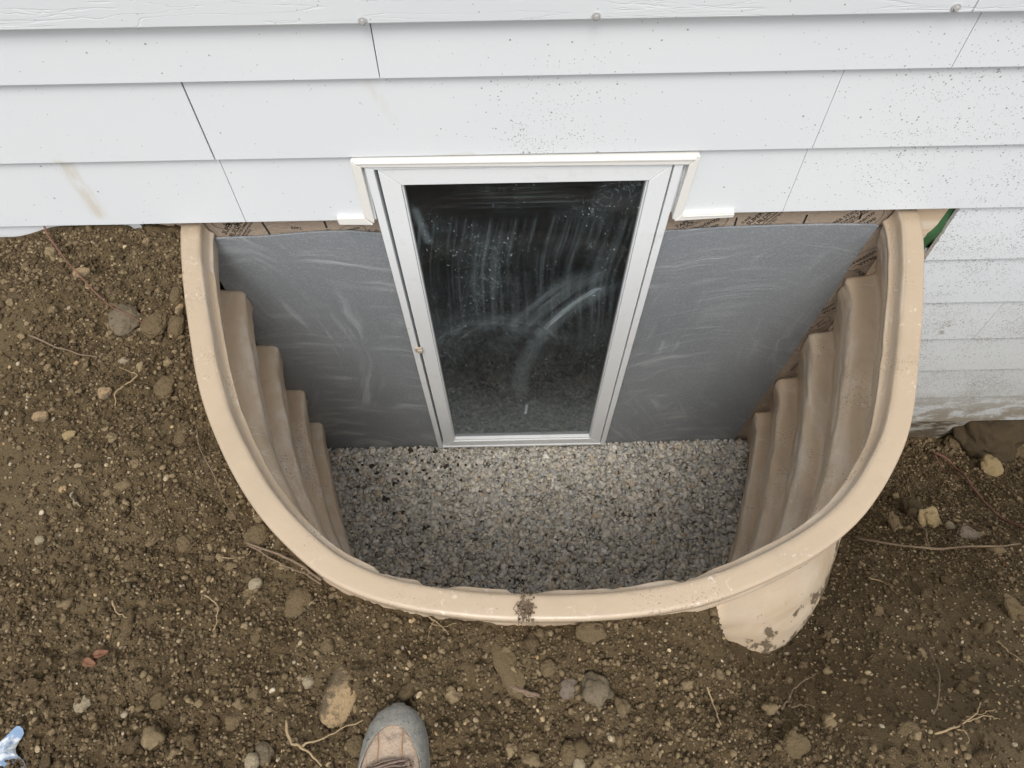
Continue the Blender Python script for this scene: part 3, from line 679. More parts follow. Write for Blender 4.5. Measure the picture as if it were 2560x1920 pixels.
# printed building tape on the wall
TY = .038; PRY = .0373
tapes = [MB().box(-.93, ox0-.003, TY, TY+.008, -.16, .20).build('building_tape', M_TAPE, house),
         MB().prism([(ox1+.003, .20), (XCR-.03, .20), (XCR-.03, -1.46), (.78, -1.46), (.78, -.16), (ox1+.003, -.16)], TY, TY+.008).build('building_tape', M_TAPE, house)]
TV, TF = [], []
def put(v, f):
    o = len(TV); TV.extend(v); TF.extend([tuple(i+o for i in q) for q in f])
FC = {}
def text(s, px, py, qx, qy, h, y=PRY, off=0.0):      # baseline from one point of the wall towards another; h = letter height in m
    if s not in FC:
        cu = bpy.data.curves.new('t', 'FONT'); cu.body = s; cu.size = 1; cu.offset = .012; cu.resolution_u = 2
        to = bpy.data.objects.new('t', cu); COL.objects.link(to); bpy.context.view_layer.update()
        me = bpy.data.meshes.new_from_object(to.evaluated_get(bpy.context.evaluated_depsgraph_get()))
        FC[s] = ([tuple(v.co) for v in me.vertices], [tuple(p.vertices) for p in me.polygons])
        bpy.data.objects.remove(to); bpy.data.curves.remove(cu); bpy.data.meshes.remove(me)
    a = np.array(W(px, py, y)); b = np.array(W(qx, qy, y)); d = (b-a)/np.linalg.norm(b-a); n = np.array([-d[1], d[0]]); h /= .7
    a = a-n*off
    V_, F_ = FC[s]
    put([(a[0]+d[0]*p[0]*h+n[0]*p[1]*h, y, a[1]+d[1]*p[0]*h+n[1]*p[1]*h) for p in V_], F_)
def bar(px, py, qx, qy, w_, y=PRY):
    a = np.array(W(px, py, y)); b = np.array(W(qx, qy, y)); d = (b-a)/np.linalg.norm(b-a); n = np.array([-d[1], d[0]])*w_/2
    put([(q[0], y, q[1]) for q in (a-n, b-n, b+n, a+n)], [(0, 1, 2, 3)])
def oval(px, py, rx, rz, w_, rot=0, y=PRY):
    c = W(px, py, y); n = 32; v = []
    for i in range(n):
        t = 6.2832*i/n
        for r in (1, 1-w_/rx):
            a, b = rx*r*math.cos(t), rz*r*math.sin(t); v.append((c[0]+a*math.cos(rot)-b*math.sin(rot), y, c[1]+a*math.sin(rot)+b*math.cos(rot)))
    put(v, [(2*i, (2*i+1), (2*i+3) % (2*n), (2*i+2) % (2*n)) for i in range(n)])
def logo(px, py, qx, qy, h, y=PRY):
    c = np.array(W(px, py, y)); 
    rot = math.atan2(*(np.array(W(qx, qy, y))-c)[::-1]); oval(px, py, h*3.0, h*1.7, h*.10, rot, y)
    d = np.array([math.cos(rot), math.sin(rot)]); 
    def at2(s, k, m_):
        n = np.array([-d[1], d[0]]); a = c-d*h*k+n*h*m_; b = a+d
        FCW = (a, b); return FCW
    for s_, k, m_ in (('Protecto', 2.1, .15), ('Wrap', 1.3, -.95)):
        a, b = at2(s_, k, m_); text2(s_, a, b, h*.78, y)
def text2(s, a, b, h, y):
    if s not in FC: text(s, 0, -9000, 100, -9000, h, y); del_last(s)
    d = (b-a)/np.linalg.norm(b-a); n = np.array([-d[1], d[0]]); h /= .7; V_, F_ = FC[s]
    put([(a[0]+d[0]*p[0]*h+n[0]*p[1]*h, y, a[1]+d[1]*p[0]*h+n[1]*p[1]*h) for p in V_], F_)
def del_last(s):
    n = len(FC[s][0]); del TV[-n:]; del TF[-len(FC[s][1]):]
def block(px, py, qx, qy, k=1.0):      # the repeated panel of print: two bold lines and two fine ones
    text('SUPER STICK', px, py, qx, qy, .013*k); text('BUILDING TAPE', px, py, qx, qy, .013*k, off=.019*k)
    text('INSULATED SUPER STICK TAPE', px, py, qx, qy, .0062*k, off=.029*k); text('www.protectowrap.com', px, py, qx, qy, .0062*k, off=.038*k); text('1-800-759-9727', px, py, qx, qy, .0062*k, off=.047*k)
block(489, 507, 512, 470); bar(566, 480, 592, 520, .005)
bar(700, 478, 706, 492, .005); bar(708, 496, 714, 506, .005)
logo(760, 499, 800, 490, .013); logo(495, 479, 530, 474, .016); text('OK', 792, 506, 806, 498, .010); text('TAPE', 806, 512, 818, 500, .010); text('BUILDING', 665, 512, 640, 508, .009); text('TAPE', 652, 491, 628, 489, .009)
text('STICK', 440, 500, 455, 515, .009)
block(1618, 487, 1650, 462); bar(1744, 464, 1733, 488, .005); bar(1592, 470, 1583, 500, .005); bar(1862, 461, 1856, 474, .005)
logo(1530, 487, 1570, 470, .018); text('STICK', 1472, 500, 1500, 482, .012); text('TAPE', 1462, 494, 1486, 482, .012)
block(1790, 492, 1815, 478, .8); logo(1868, 478, 1890, 463, .018); text('SUPER', 1604, 484, 1618, 474, .008); bar(1912, 478, 1890, 498, .003)
for (a, b, c_, d_, k) in ((1843, 612, 1890, 604, 1), (1745, 760, 1790, 752, 1), (1690, 855, 1720, 850, .9), (1640, 925, 1660, 921, .9)):
    text('SUPER STICK', a, b, c_, d_, .013*k); text('BUILDING TAPE', a, b, c_, d_, .013*k, off=-.02*k)
    text('INSULATED SUPER STICK TAPE', a, b, c_, d_, .006*k, off=.012*k); text('www.protectowrap.com', a, b, c_, d_, .006*k, off=.022*k); bar(a-12, b+18, c_+10, d_+18, .004)
logo(1868, 560, 1895, 545, .020); logo(1787, 668, 1810, 655, .018); text('STICKY', 1843, 585, 1870, 600, .012); logo(1700, 822, 1712, 815, .016); text('TAPE', 1760, 735, 1775, 742, .012); logo(1655, 905, 1668, 898, .014); bar(1830, 615, 1892, 596, .004)
text('BUILDING', 1800, 700, 1812, 690, .010); text('BUILDING', 1712, 800, 1722, 790, .010); logo(1770, 700, 1790, 685, .014)
keep = [i for i, q in enumerate(TF) if all((-.92 < TV[j][0] < ox0-.004 or ox1+.004 < TV[j][0] < XCR-.031) for j in q)]
for side, tp in ((-1, tapes[0]), (1, tapes[1])): mesh('lettering', TV, [TF[i] for i in keep if (TV[TF[i][0]][0] > 0) == (side > 0)], M_BLACK, tp)
# green flashing tape along the cut edge on the right
gm = MB(); nseg = 60; gv = []
for i in range(nseg+1):
    z = .06-i*1.3/nseg; a = .010*math.sin(i*1.7)+.006*math.sin(i*.63)
    for j in range(5):
        t = j/4; gv.append((XCR-.052+.052*t+.5*a*(1-t), .050-.028*t**1.5-.006*math.sin(3*t+i*.9), z))
gm.raw(gv, [(i*5+j, i*5+j+1, (i+1)*5+j+1, (i+1)*5+j) for i in range(nseg) for j in range(4)])
go = gm.build('flashing_tape', M_GREEN, house, smooth=True); q = go.modifiers.new('t', 'SOLIDIFY'); q.thickness = .0012

# ------------------------------------------------------------------ window
JT = W(800, 368, -.002)[1]
zt, zbt = .222, WBZ
def fr(mb_, a, b, c, d, e0, e1, y0, y1, t_=None, bt=None, g=.0004):      # mitred frame: outer a..b, c..d; widths e0 (sides) e1 (top) bt (bottom)
    t1 = e1 if t_ is None else t_; b1 = e1 if bt is None else bt
    mb_.prism([(a, d), (b, d), (b-e0, d-t1), (a+e0, d-t1)], y0, y1)
    mb_.prism([(a, c), (a+e0, c+b1), (b-e0, c+b1), (b, c)], y0, y1)
    mb_.prism([(a, c+g*3), (a, d-g*3), (a+e0, d-t1-g*3), (a+e0, c+b1+g*3)], y0+.0002, y1)
    mb_.prism([(b, c+g*3), (b-e0, c+b1+g*3), (b-e0, d-t1-g*3), (b, d-g*3)], y0+.0002, y1)
jw = .0195
mbj = MB(); fr(mbj, ox0, ox1, zbt, zt+.012, jw, .012, -.004, .075, bt=.010)
window = mbj.build('window', M_FRAME, house, .0012)
sx0, sx1 = ox0+jw+.0075, ox1-jw-.003; sz0, sz1 = zbt+.0125, zt-.004
gx0, gz1 = W(862, 398, .004); gx1, _ = W(1395, 398, .004); glz = W(1130, 945, .004)[1]
ex0, ex1 = gx0-sx0, sx1-gx1
SW = .5*(W(862, 398)[0]-W(808, 368)[0]+.046)
sash = MB(); fr(sash, sx0, sx1, sz0, sz1, .046, .046, .000, .040, t_=sz1-gz1, bt=.040)
fr(sash, sx0+.0463, sx1-.0463, sz0+.0403, sz1-(sz1-gz1)-.0003, .004, .004, .005, .038, t_=.004, bt=.009)
MB().box(wxl-.012, ox0-.0012, .014, .030, .045, zt+.012).build('nail_fin', M_FRAME, window, .001); MB().box(ox1+.0012, wxr+.012, .014, .030, .045, zt+.012).build('nail_fin', M_FRAME, window, .001)
sash = sash.build('sash', M_FRAME, window, .0018)
MB().box(ox0+jw-.0005, sx0+.004, .032, .060, zbt+.01, zt).box(sx1-.004, ox1-jw+.0005, .032, .060, zbt+.01, zt).box(ox0+jw, ox1-jw, .041, .060, zt-.012, zt+.002).build('weather_seal', M_DARK, window)
# glass, with wiping marks, dust, specks of cobweb and a gravel reflection painted low down
def glass_mat():
    m = Mat('dirty_glass'); x, y, z = m.xyz(); t = m.t
    tr = t.nodes.new('ShaderNodeBsdfTransparent'); tr.inputs[0].default_value = (.55, .60, .60, 1)
    gl = t.nodes.new('ShaderNodeBsdfGlossy'); gl.inputs['Roughness'].default_value = .03
    fz = t.nodes.new('ShaderNodeFresnel'); fz.inputs[0].default_value = 1.52
    m1 = t.nodes.new('ShaderNodeMixShader'); t.links.new(m.math('MULTIPLY', fz.outputs[0], 1.7, clamp=True), m1.inputs[0]); t.links.new(tr.outputs[0], m1.inputs[1]); t.links.new(gl.outputs[0], m1.inputs[2])
    ver = m.noise(1, 5, .65, m.comb(m.math('ADD', m.mul(x, 62.0), m.mul(m.noise(1.6, 1), 9.0)), m.mul(z, 1.6)), .15)
    band = m.mul(m.step(z, -.20, -.24), 0.0)
    up = m.mul(m.step(ver, .44, .80), m.step(z, -.70, -.25), m.step(z, .05, .0), .12)
    arc, aa, ab = m.dist2(.80, -.83); ang = m.math('ARCTAN2', ab, m.math('MULTIPLY', aa, -1.0))
    fine = m.noise(1, 4, .7, m.comb(m.mul(arc, 230.0), m.mul(ang, 2.5)), .2)
    R0 = .773; lim = m.mul(m.step(z, -.93, -.86), m.step(z, -.22, -.32))
    dr = m.math('SUBTRACT', arc, R0)
    ringm = m.mul(m.step(m.math('ABSOLUTE', m.math('ADD', dr, .010)), .042, .008), lim, m.step(fine, .25, .60), .11)
    bright = m.mul(m.step(m.math('ABSOLUTE', dr), .013, .005), m.step(z, -.52, -.40), m.step(z, -.262, -.275), m.step(fine, .36, .62), .46)
    wide = m.mul(m.step(m.math('ABSOLUTE', m.math('SUBTRACT', dr, .075)), .055, .02), m.step(z, -.62, -.35), m.step(z, -.16, -.24), m.step(fine, .35, .7), .17)
    a3, b3, g3 = m.dist2(-.02, -.62); an3 = m.math('ARCTAN2', g3, b3)
    f3 = m.noise(1, 4, .7, m.comb(m.mul(a3, 150.0), m.mul(an3, 2.0)), .2)
    ring2 = m.add(wide, m.mul(m.step(m.math('ABSOLUTE', m.math('SUBTRACT', a3, .19)), .06, .015), m.step(z, -.60, -.48), m.step(f3, .4, .7), .16), m.mul(m.seg(.058, -1.06, .062, -.99, .009), .5))
    sw2 = m.mul(m.swirl(*W(1060, 760, .02), 60, 1.6, .45, .80), m.step(m.blob(*W(1060, 740, .02), .35), .1, .7), .06)
    hz = m.mul(m.step(m.noise(1, 3, .6, m.comb(m.mul(x, 2.0), m.mul(z, 90.0))), .5, .75), m.blob(*W(1130, 430, .02), .3, 1.0, 3.0), .12)
    edge = m.mul(m.seg(*W(915, 640, .02), *W(945, 900, .02), .035), m.step(ver, .35, .7), .16)
    e2 = m.mul(m.seg(*W(898, 455, .02), *W(925, 520, .02), .018), .12)
    haze_refl = m.add(.012, m.mul(m.step(z, -.1, -.5), .018), m.mul(m.step(z, -.75, -1.25), .17))  # thin film, thickened towards the bottom to paint in the gravel's reflection
    film = m.mul(m.step(m.noise(7, 4), .42, .7), .03)
    spk = m.mul(m.step(m.noise(140, 2, .5), .690, .72), m.step(m.noise(6, 2), .42, .6), .5)
    web = m.math('ABSOLUTE', m.math('SUBTRACT', m.noise(11, 3, .6, None, 2.5), .5))
    wb = m.mul(m.step(web, .006, 0.0), m.step(m.noise(7, 2, .5, m.scale(m.pos, 1, 1, .7)), .57, .66), .35)
    mk = m.add(up, ringm, bright, ring2, sw2, hz, edge, e2, haze_refl, film, spk, wb)
    df = t.nodes.new('ShaderNodeBsdfDiffuse'); df.inputs[0].default_value = (.45, .54, .58, 1)
    m2 = t.nodes.new('ShaderNodeMixShader'); t.links.new(m.math('MINIMUM', mk, .8), m2.inputs[0]); t.links.new(m1.outputs[0], m2.inputs[1]); t.links.new(df.outputs[0], m2.inputs[2])
    t.links.new(m2.outputs[0], m.out.inputs[0]); t.nodes.remove(m.p); return m.m
M_GLASS = glass_mat()
pane = MB().box(sx0+.043, sx1-.043, .018, .021, sz0+.035, gz1+.004).build('glass_pane', M_GLASS, window)
for o in [window, pane]+[c for c in window.children if c.name.split('.')[0] in ('sash', 'weather_seal')]: warp(o)
# latch on the window jamb
lx, lz = W(905, 755, -.006)
MB().box(lx-.012, lx+.010, -.010, -.003, lz-.012, lz+.012).box(lx-.004, lx+.012, -.016, -.009, lz-.008, lz+.006).build('latch', simple('latch_metal', (.42, .36, .28), .4, .2, 100, .3), window, .0015)
# almond vinyl trim round the head of the window and down to the cut edge of the siding
TYF, TYB = -.009, .012
tl0, tr0 = W(757, 349, TYF), W(1513, 338, TYF)
tw = .030
def pp(l, y=TYF): return [W(a, b, y) for a, b in l]
tm = MB()
tm.prism(pp([(757, 349), (1513, 338), (1488, 356.5), (781, 363)]), TYF, TYB)
tm.prism(pp([(755.5, 350), (780, 363.5), (809, 478), (808, 484), (786, 470)]), TYF+.0006, TYB)
tm.prism(pp([(1514, 339), (1489, 357), (1452, 474), (1458, 476), (1475, 464)]), TYF+.0006, TYB)
trim = tm.build('window_trim', M_TRIM, window, .0022)
t2 = MB()
t2.prism(pp([(727, 472), (786, 471), (806, 486), (733, 485.5)]), TYF-.001, TYB+.004)
t2.build('trim_return', M_TRIM, trim, .0016); t2 = MB()
t2.prism(pp([(1476, 463), (1587, 458), (1584, 469), (1457, 477)]), TYF-.001, TYB+.004)
t2.prism(pp([(1478, 465.5), (1586, 461), (1586, 463.5), (1474, 468)]), TYF-.0035, TYF-.0012)
t2.build('trim_return', M_TRIM, trim, .0016)
t3 = MB()      # raised outer beads of the trim
t3.prism(pp([(765, 351.5), (1505, 341), (1501, 345), (769, 354.5)]), TYF-.003, TYF+.001)
t3.build('trim_bead', M_TRIM, trim, .001)

# ------------------------------------------------------------------ window well
well = empty('window_well', (.11, -.45, -1.34))
tag(well, 'tan moulded plastic egress window well with stepped corrugated sides set in the soil', 'window well')
sec = [(-.018, -.034), (-.003, -.035), (.0005, -.033), (.002, -.026), (-.001, -.014), (-.003, -.004), (-.0005, .006), (.0005, .018), (.0000, .0265), (-.0025, .0295), (-.008, .0305), (-.020, .0308), (-.034, .0308), (-.041, .0304), (-.0455, .0288), (-.0485, .0245), (-.0500, .0170), (-.0512, .0105), (-.0540, .0065), (-.0610, .0035), (-.0630, .0010), (-.0630, -.008), (-.0610, -.030), (-.055, -.030), (-.053, -.005), (-.046, .008), (-.042, .018), (-.018, .020), (-.010, .012), (-.010, -.02)]
ks = len(sec); v = []
NOTCH = [float(U[np.argmin(np.hypot(cv[:, 0]-a, cv[:, 1]-b))]) for a, b in (G(*q, RIMZ) for q in ((905, 1300), (1112, 1330), (1500, 1300), (790, 1290), (1330, 1330)))]
def notch(u): return sum(k*(math.exp(-((u-a)/.0035)**2)+.6*math.exp(-((u-a-.010)/.010)**2)*(u > a)) for a, k in zip(NOTCH, (.014, .014, .012, .007, .005)))
wr = .0007
SECO = list(sec)
for i in range(NC):
    for j, (o, z) in enumerate(sec):
        o2 = o+wr*float(vn(U[i]*26, j*.15, None, 3))
        if o < -.0530 and z < .0100: o2 += min(.009, notch(float(U[i])))*min(1, (.010-z)/.006)+.0012*float(vn(U[i]*70, 3.3, None, 12))
        if o < -.0505 and z > -.02: z -= .022*min(1, (-.0495-o)/.006)*float(1-ss(.24, .36, U[i])*(1-ss(.66, .80, U[i])))
        z2 = z+.0008*float(vn(U[i]*14, 0.5, None, 4))
        v.append((cv[i, 0]+nrm[i, 0]*o2, min(cv[i, 1]+nrm[i, 1]*o2, .05), z2))
f = [(i*ks+j, i*ks+(j+1) % ks, (i+1)*ks+(j+1) % ks, (i+1)*ks+j) for i in range(NC-1) for j in range(ks)]
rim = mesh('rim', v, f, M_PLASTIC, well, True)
zs = np.unique(np.r_[np.linspace(-.024, -.255, 34), np.linspace(-.255, -1.46, 170), [l+d for l in LED[1:5] for d in (-.002, -.005, -.009, .003)]])[::-1]
UU, ZZ = np.meshgrid(U, zs, indexing='ij'); O = prof(UU.ravel(), ZZ.ravel()).reshape(UU.shape)
# the moulding's lips are worn round: smooth a little along z
O[:, 1:-1] = .25*O[:, :-2]+.5*O[:, 1:-1]+.25*O[:, 2:]
bx = cv[:, 0][:, None]+nrm[:, 0][:, None]*O; by = cv[:, 1][:, None]+nrm[:, 1][:, None]*O
V = np.stack([bx, np.minimum(by, .045), ZZ], -1).reshape(-1, 3); n1, n2 = UU.shape; idx = np.arange(n1*n2).reshape(n1, n2)
F = np.stack([idx[:-1, :-1], idx[1:, :-1], idx[1:, 1:], idx[:-1, 1:]], -1).reshape(-1, 4)
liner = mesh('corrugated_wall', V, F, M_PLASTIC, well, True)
q = liner.modifiers.new('t', 'SOLIDIFY'); q.thickness = .005; q.offset = 1 if False else -1
MB().box(cv[-1, 0]-.01, XCR-.012, .030, .036, -1.45, .022).build('flange', M_PLASTIC, well, .001)
MB().box(-.925, cv[0, 0]+.01, .030, .036, -1.45, .048).build('flange', M_PLASTIC, well, .001)

# ------------------------------------------------------------------ gravel
def inner(x, y, off):
    d, j = inwell(x, y, 0); return d < off
GZ = -1.372
n = 26000; x = rng.uniform(-.95, 1.2, n*2); y = rng.uniform(-1.0, .028, n*2); m_ = inner(x, y, -.045); x, y = x[m_], y[m_]
R = np.clip(.0076*np.exp(rng.normal(0, .36, len(x))), .0045, .017); z = GZ+.006*fbm(x, y, 5, 2, 60)+rng.uniform(-.011, .010, len(x))
gr = scatter('gravel', np.stack([x, y, z], 1), R, M_GRAVEL, I1, (.38, .7), .20, False, .35)
tag(gr, 'grey and tan crushed stone gravel filling the floor of the window well', 'gravel', None, 'stuff')
px_ = [(cv[i, 0]-nrm[i, 0]*.03, cv[i, 1]-nrm[i, 1]*.03) for i in range(0, NC, 8)]
gb = mesh('gravel_bed', [(a, min(b, .03), GZ-.012) for a, b in px_], [tuple(range(len(px_)))], simple('gravel_fines', (.16, .15, .125), .95, .8, 150, .4)); tag(gb, kind='structure')
# spilled soil on the gravel
a_ = [W(835, 1080, 0), ]
def gpt(px, py): return G(px, py, GZ)
P = []; R = []
for (px, py, sp, k) in ((905, 985, 45, 26), (940, 1010, 40, 12), (880, 1030, 30, 7), (835, 1080, 5, 9), (860, 1105, 10, 2), (930, 1143, 6, 5), (1110, 1260, 12, 8), (800, 1015, 25, 8)):
    for _ in range(k):
        a, b = gpt(px+rng.normal(0, sp), py+rng.normal(0, sp*.45)); P.append((a, min(b, .02), GZ+.012)); R.append(rng.uniform(.003, .0095))
sp_ = scatter('spilled_soil', np.array(P), np.array(R), simple('dark_damp_soil', (.050, .040, .028), .95, .6, 200, .3), I2, (.5, .8), .12)
tag(sp_, 'dark damp soil crumbs spilled on the gravel near the left corner of the window', 'soil', None, 'stuff')

# ------------------------------------------------------------------ dirt tuft on the rim
tv = MB()
c = G(1137, 1318, RIMZ)
for i in range(46):
    a = rng.uniform(0, 6.28); r = abs(rng.normal(0, .012)); p0 = np.array([c[0]+r*math.cos(a)*.7, c[1]+r*math.sin(a)*1.3, RIMZ+.003+rng.uniform(0, .004)])
    p = [p0]
    for k in range(4): p.append(p[-1]+np.array([rng.normal(0, .0045), rng.normal(0, .0055), rng.normal(.0004, .0012)]))
    p = np.array(p); p[:, 2] = np.maximum(p[:, 2], RIMZ+.0018); vv, ff = tube(p, .0006, 4); tv.raw(vv, ff)
tf = tv.build('root_tuft', M_ROOT); tag(tf, 'small tuft of dark rootlets and soil stuck on the front of the tan rim', 'roots')
P = [(c[0]+rng.normal(0, .009), c[1]+rng.normal(0, .016), RIMZ+.003) for _ in range(70)]
pc = scatter('soil_crumb_patch', np.array(P), rng.uniform(.001, .003, 70), M_CRUMB); tag(pc, 'crumbs of soil caught in the rootlets on the front of the rim', 'soil', None, 'stuff')

# ------------------------------------------------------------------ boot
bc = onground(862, 1560); BZ = bc.z+.004
tip = G(861, 1521, BZ+.03)
boot = empty('work_boot', (tip[0], tip[1]-.12, BZ)); boot.rotation_euler = (0, 0, math.radians(1.5))
tag(boot, 'worn tan leather work boot with grey rubber toe cap at the bottom of the photo', 'boot')
def bw(a): return np.interp(a, [0, .004, .012, .03, .055, .09, .13, .18, .24, .28, .30], [.006, .018, .031, .044, .0525, .0575, .056, .048, .042, .036, .018])
def bh(a): return np.interp(a, [0, .004, .012, .03, .055, .09, .12, .15, .18, .24, .29, .30], [.022, .031, .040, .052, .060, .068, .082, .108, .14, .15, .15, .13])
def bp(a, ph, off=0.0):      # local: x right, y forward (toe at +.12), z up
    s, c_ = math.sin(ph), math.cos(ph); w_, h_ = bw(a)+off, bh(a)+off
    sh = -.006*math.sin(a*8)
    return (sh+w_*np.sign(s)*abs(s)**.85, .12-a-(0 if a > .001 else -off), h_*max(c_, 0)**.62 if c_ > 0 else 0)
def loft(As, phf, name, mat, parent, off, solid=0):
    v = []; f = []; K = 28
    for a in As:
        p0, p1 = phf(a)
        for k in range(K+1): v.append(bp(a, p0+(p1-p0)*k/K, off))
    for i in range(len(As)-1):
        for k in range(K): f.append((i*(K+1)+k, (i+1)*(K+1)+k, (i+1)*(K+1)+k+1, i*(K+1)+k+1))
    me = bpy.data.meshes.new(name); me.from_pydata([tuple(map(float, q)) for q in v], [], f); me.materials.append(mat)
    me.polygons.foreach_set('use_smooth', [True]*len(me.polygons))
    o = bpy.data.objects.new(name, me); COL.objects.link(o); o.parent = parent
    if solid: q = o.modifiers.new('t', 'SOLIDIFY'); q.thickness = solid; q.offset = 0
    return o
def leather():
    m = Mat('worn_tan_leather'); tc = m.t.nodes.new('ShaderNodeTexCoord').outputs['Object']
    c = m.mix(m.noise(28, 5, .6, tc), (.29, .21, .145), (.50, .39, .295)); c = m.mix(m.mul(m.step(m.noise(34, 5, .65, tc), .48, .64), .7), c, (.20, .155, .125))
    c = m.mix(m.mul(m.step(m.noise(160, 3, .6, tc), .6, .7), .4), c, (.62, .50, .38))
    m.set('Base Color', c).set('Roughness', .75); m.set('Normal', m.bump(m.add(m.noise(24, 5, .6, tc, .6), m.mul(m.noise(240, 3, .6, tc), .25)), .9, .009)); return m.m
def rubber():
    m = Mat('dusty_grey_rubber'); tc = m.t.nodes.new('ShaderNodeTexCoord').outputs['Object']
    c = m.mix(m.noise(26, 5, .65, tc), (.12, .12, .113), (.30, .29, .26)); c = m.mix(m.mul(m.step(m.noise(120, 5, .75, tc), .46, .60), .6), c, (.31, .29, .235))
    c = m.mix(m.mul(m.step(m.noise(90, 5, .75, tc), .58, .66), .75), c, (.045, .048, .055))
    m.set('Base Color', c).set('Roughness', .7); m.set('Normal', m.bump(m.noise(110, 5, .75, tc), .9, .004)); return m.m
M_LEA, M_RUB = leather(), rubber()
M_TONGUE = simple('boot_tongue', (.24, .175, .13), .9, .7, 140, .4)
M_LACE = simple('dirty_lace', (.20, .145, .11), .9, .6, 300, .4); M_STITCH = simple('seam_thread', (.34, .20, .11), .8, .3, 200, .3)
HP = math.pi/2; A_ = list(np.r_[0, .0015, .004, .008, np.linspace(.012, .30, 60)])
loft([a for a in A_ if a < .2]+[.2], lambda a: (-HP, HP), 'upper', M_LEA, boot, -.001)
loft([.2]+[a for a in A_ if a > .2], lambda a: (-HP, HP), 'shaft', M_LEA, boot, -.0012)
def phi0(a): return 0.0 if a <= .034 else min(1.12, 1.12*((a-.034)/.075)**.5)
RA = [a for a in A_ if a < .034]+list(.034+np.linspace(0, 1, 16)**2*.076)+[a for a in A_ if a > .112]
c1_ = loft(RA, lambda a: (-HP, -phi0(a)), 'toe_cap', M_RUB, boot, .0022)
c2_ = loft(RA, lambda a: (phi0(a)*.93, HP), 'x', M_RUB, boot, .0022)
bmz = bmesh.new(); bmz.from_mesh(c1_.data); bmz.from_mesh(c2_.data); bmesh.ops.remove_doubles(bmz, verts=bmz.verts, dist=.0006); bmesh.ops.recalc_face_normals(bmz, faces=bmz.faces)
bmz.to_mesh(c1_.data); bmz.free(); d_ = c2_.data; bpy.data.objects.remove(c2_); bpy.data.meshes.remove(d_)
q = c1_.modifiers.new('t', 'SOLIDIFY'); q.thickness = .0025; q.offset = 0
sv = []; n = 48
for z, o in ((-.006, .001), (.012, .004)):
    for a in A_: sv.append((-.006*math.sin(a*8)-bw(a)-o, .12-a+(o if a < .001 else 0), z))
    for a in A_[::-1]: sv.append((-.006*math.sin(a*8)+bw(a)+o, .12-a+(o if a < .001 else 0), z))
nn = 2*len(A_); me = bpy.data.meshes.new('sole'); me.from_pydata([tuple(map(float, q)) for q in sv], [], [tuple(range(nn))[::-1], tuple(range(nn, 2*nn))]+[(i, (i+1) % nn, nn+(i+1) % nn, nn+i) for i in range(nn)])
me.materials.append(M_RUB); so_ = bpy.data.objects.new('sole', me); COL.objects.link(so_); so_.parent = boot
def seam(phs, a0, a1, r, mat, name, off=.0004, n=16):
    P = [bp(a, p, off) for a, p in zip(np.linspace(a0, a1, n), np.interp(np.linspace(0, 1, n), np.linspace(0, 1, len(phs)), phs))]
    vv, ff = tube(P, r, 6, .2); m_ = MB(); m_.raw(vv, ff); return m_.build(name, mat, None, smooth=True)
for ph in ((-.52, -.33, -.30), (.30, .28, .34)):
    o = seam(ph, .038, .094, .0010, M_STITCH, 'seam'); o.parent = boot
loft(list(np.linspace(.093, .16, 14)), lambda a: (-.42-.5*(a-.093)/.07+.1*math.sin(a*300), .40+.5*(a-.093)/.07), 'tongue', M_TONGUE, boot, .0022, .0012)
for (a0, p0, a1, p1, r, am) in ((.097, -.50, .086, .30, .0015, .002), (.103, -.62, .0885, .52, .0019, .004), (.101, -.10, .094, .66, .0016, .003), (.112, -.46, .099, .62, .0020, .003), (.106, .58, .122, -.52, .0020, .005), (.126, -.6, .118, .6, .0020, .003), (.091, .42, .098, .50, .0017, .006), (.098, .50, .094, .36, .0015, .004)):
    P = [bp(a0+(a1-a0)*t+.0014*math.sin(9*t+a0*900), p0+(p1-p0)*t, .0035+am*math.sin(math.pi*t)) for t in np.linspace(0, 1, 18)]
    vv, ff = tube(P, r, 6, .35, a0*100); m_ = MB(); m_.raw(vv, ff); o = m_.build('lace', M_LACE, None, smooth=True); o.parent = boot
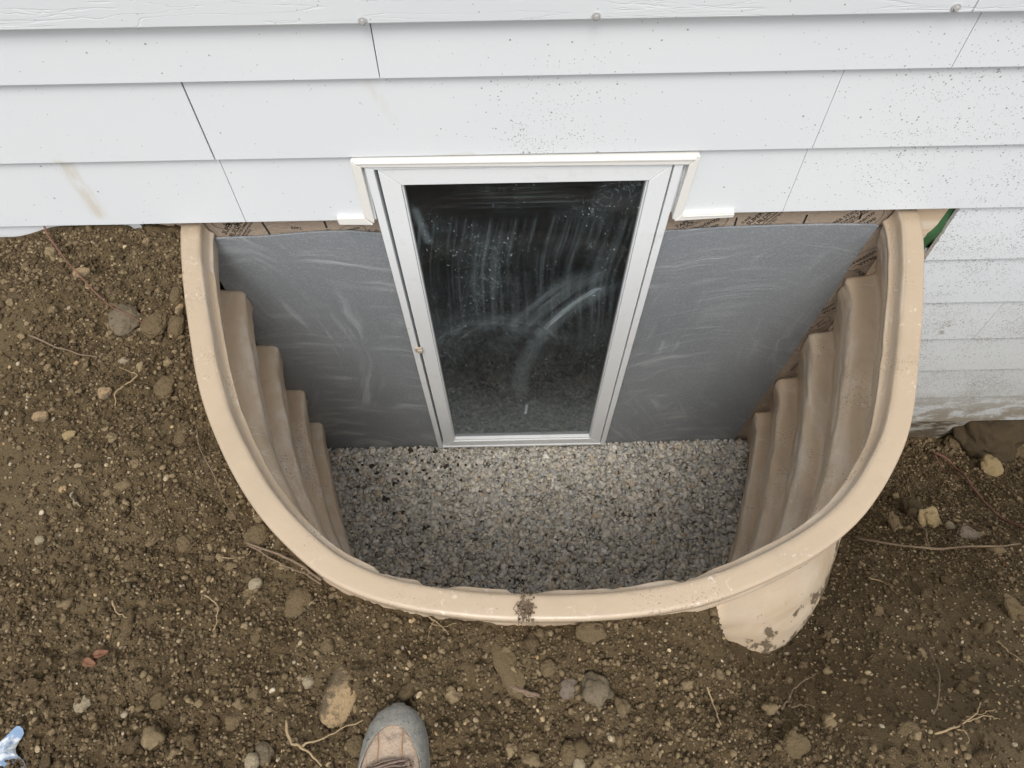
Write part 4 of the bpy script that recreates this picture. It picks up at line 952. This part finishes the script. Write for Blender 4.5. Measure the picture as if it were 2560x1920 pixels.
for ph in (-.62, .64):
    for a in (.100, .116, .132):
        P = [Vector(bp(a, ph, .001)), Vector(bp(a, ph, .0035))]; vv, ff = tube(P, .0032, 10); m_ = MB(); m_.raw(vv, ff); o = m_.build('eyelet', M_LACE, None); o.parent = boot

# ------------------------------------------------------------------ crumpled plastic scrap
def plast():
    m = Mat('blue_white_plastic'); tc = m.t.nodes.new('ShaderNodeTexCoord').outputs['Object']
    c = m.mix(m.step(m.noise(22, 3, .6, tc), .44, .56), (.58, .61, .63), (.16, .24, .36)); c = m.mix(m.mul(m.step(m.noise(60, 4, .6, tc), .56, .66), .6), c, (.30, .24, .17))
    m.set('Base Color', c).set('Roughness', .3); return m.m
pc_ = onground(22, 1622); out = [(60, 1590), (48, 1575), (38, 1580), (22, 1600), (5, 1615), (-25, 1622), (-45, 1645), (-30, 1670), (0, 1668), (28, 1658), (54, 1657), (56, 1640), (36, 1628), (40, 1610)]
op = [onground(a, b) for a, b in [(22+(a-22)*1.25, 1622+(b-1622)*1.2) for a, b in out]]; cen = sum((Vector(q) for q in op), Vector())/len(op)
bmz = bmesh.new(); K = 7; n = len(op); vv = []
for k in range(K+1):
    for i in range(n): 
        p = cen.lerp(op[i], k/K) if k else cen
        vv.append(bmz.verts.new((p.x-cen.x, p.y-cen.y, p.z-cen.z+.012+.022*float(fbm(p.x, p.y, 24, 3, 90))*(1 if k < K else .4))))
for k in range(K):
    for i in range(n): bmz.faces.new((vv[k*n+i], vv[k*n+(i+1) % n], vv[(k+1)*n+(i+1) % n], vv[(k+1)*n+i]))
bmesh.ops.remove_doubles(bmz, verts=bmz.verts, dist=.0001)
me = bpy.data.meshes.new('plastic_scrap'); bmz.to_mesh(me); bmz.free(); me.materials.append(plast())
ps = bpy.data.objects.new('plastic_scrap', me); COL.objects.link(ps); ps.location = cen; q = ps.modifiers.new('s', 'SUBSURF'); q.levels = 1; q.render_levels = 1; q = ps.modifiers.new('t', 'SOLIDIFY'); q.thickness = .0006
tag(ps, 'crumpled blue and white plastic scrap on the soil in the bottom left corner', 'plastic scrap')
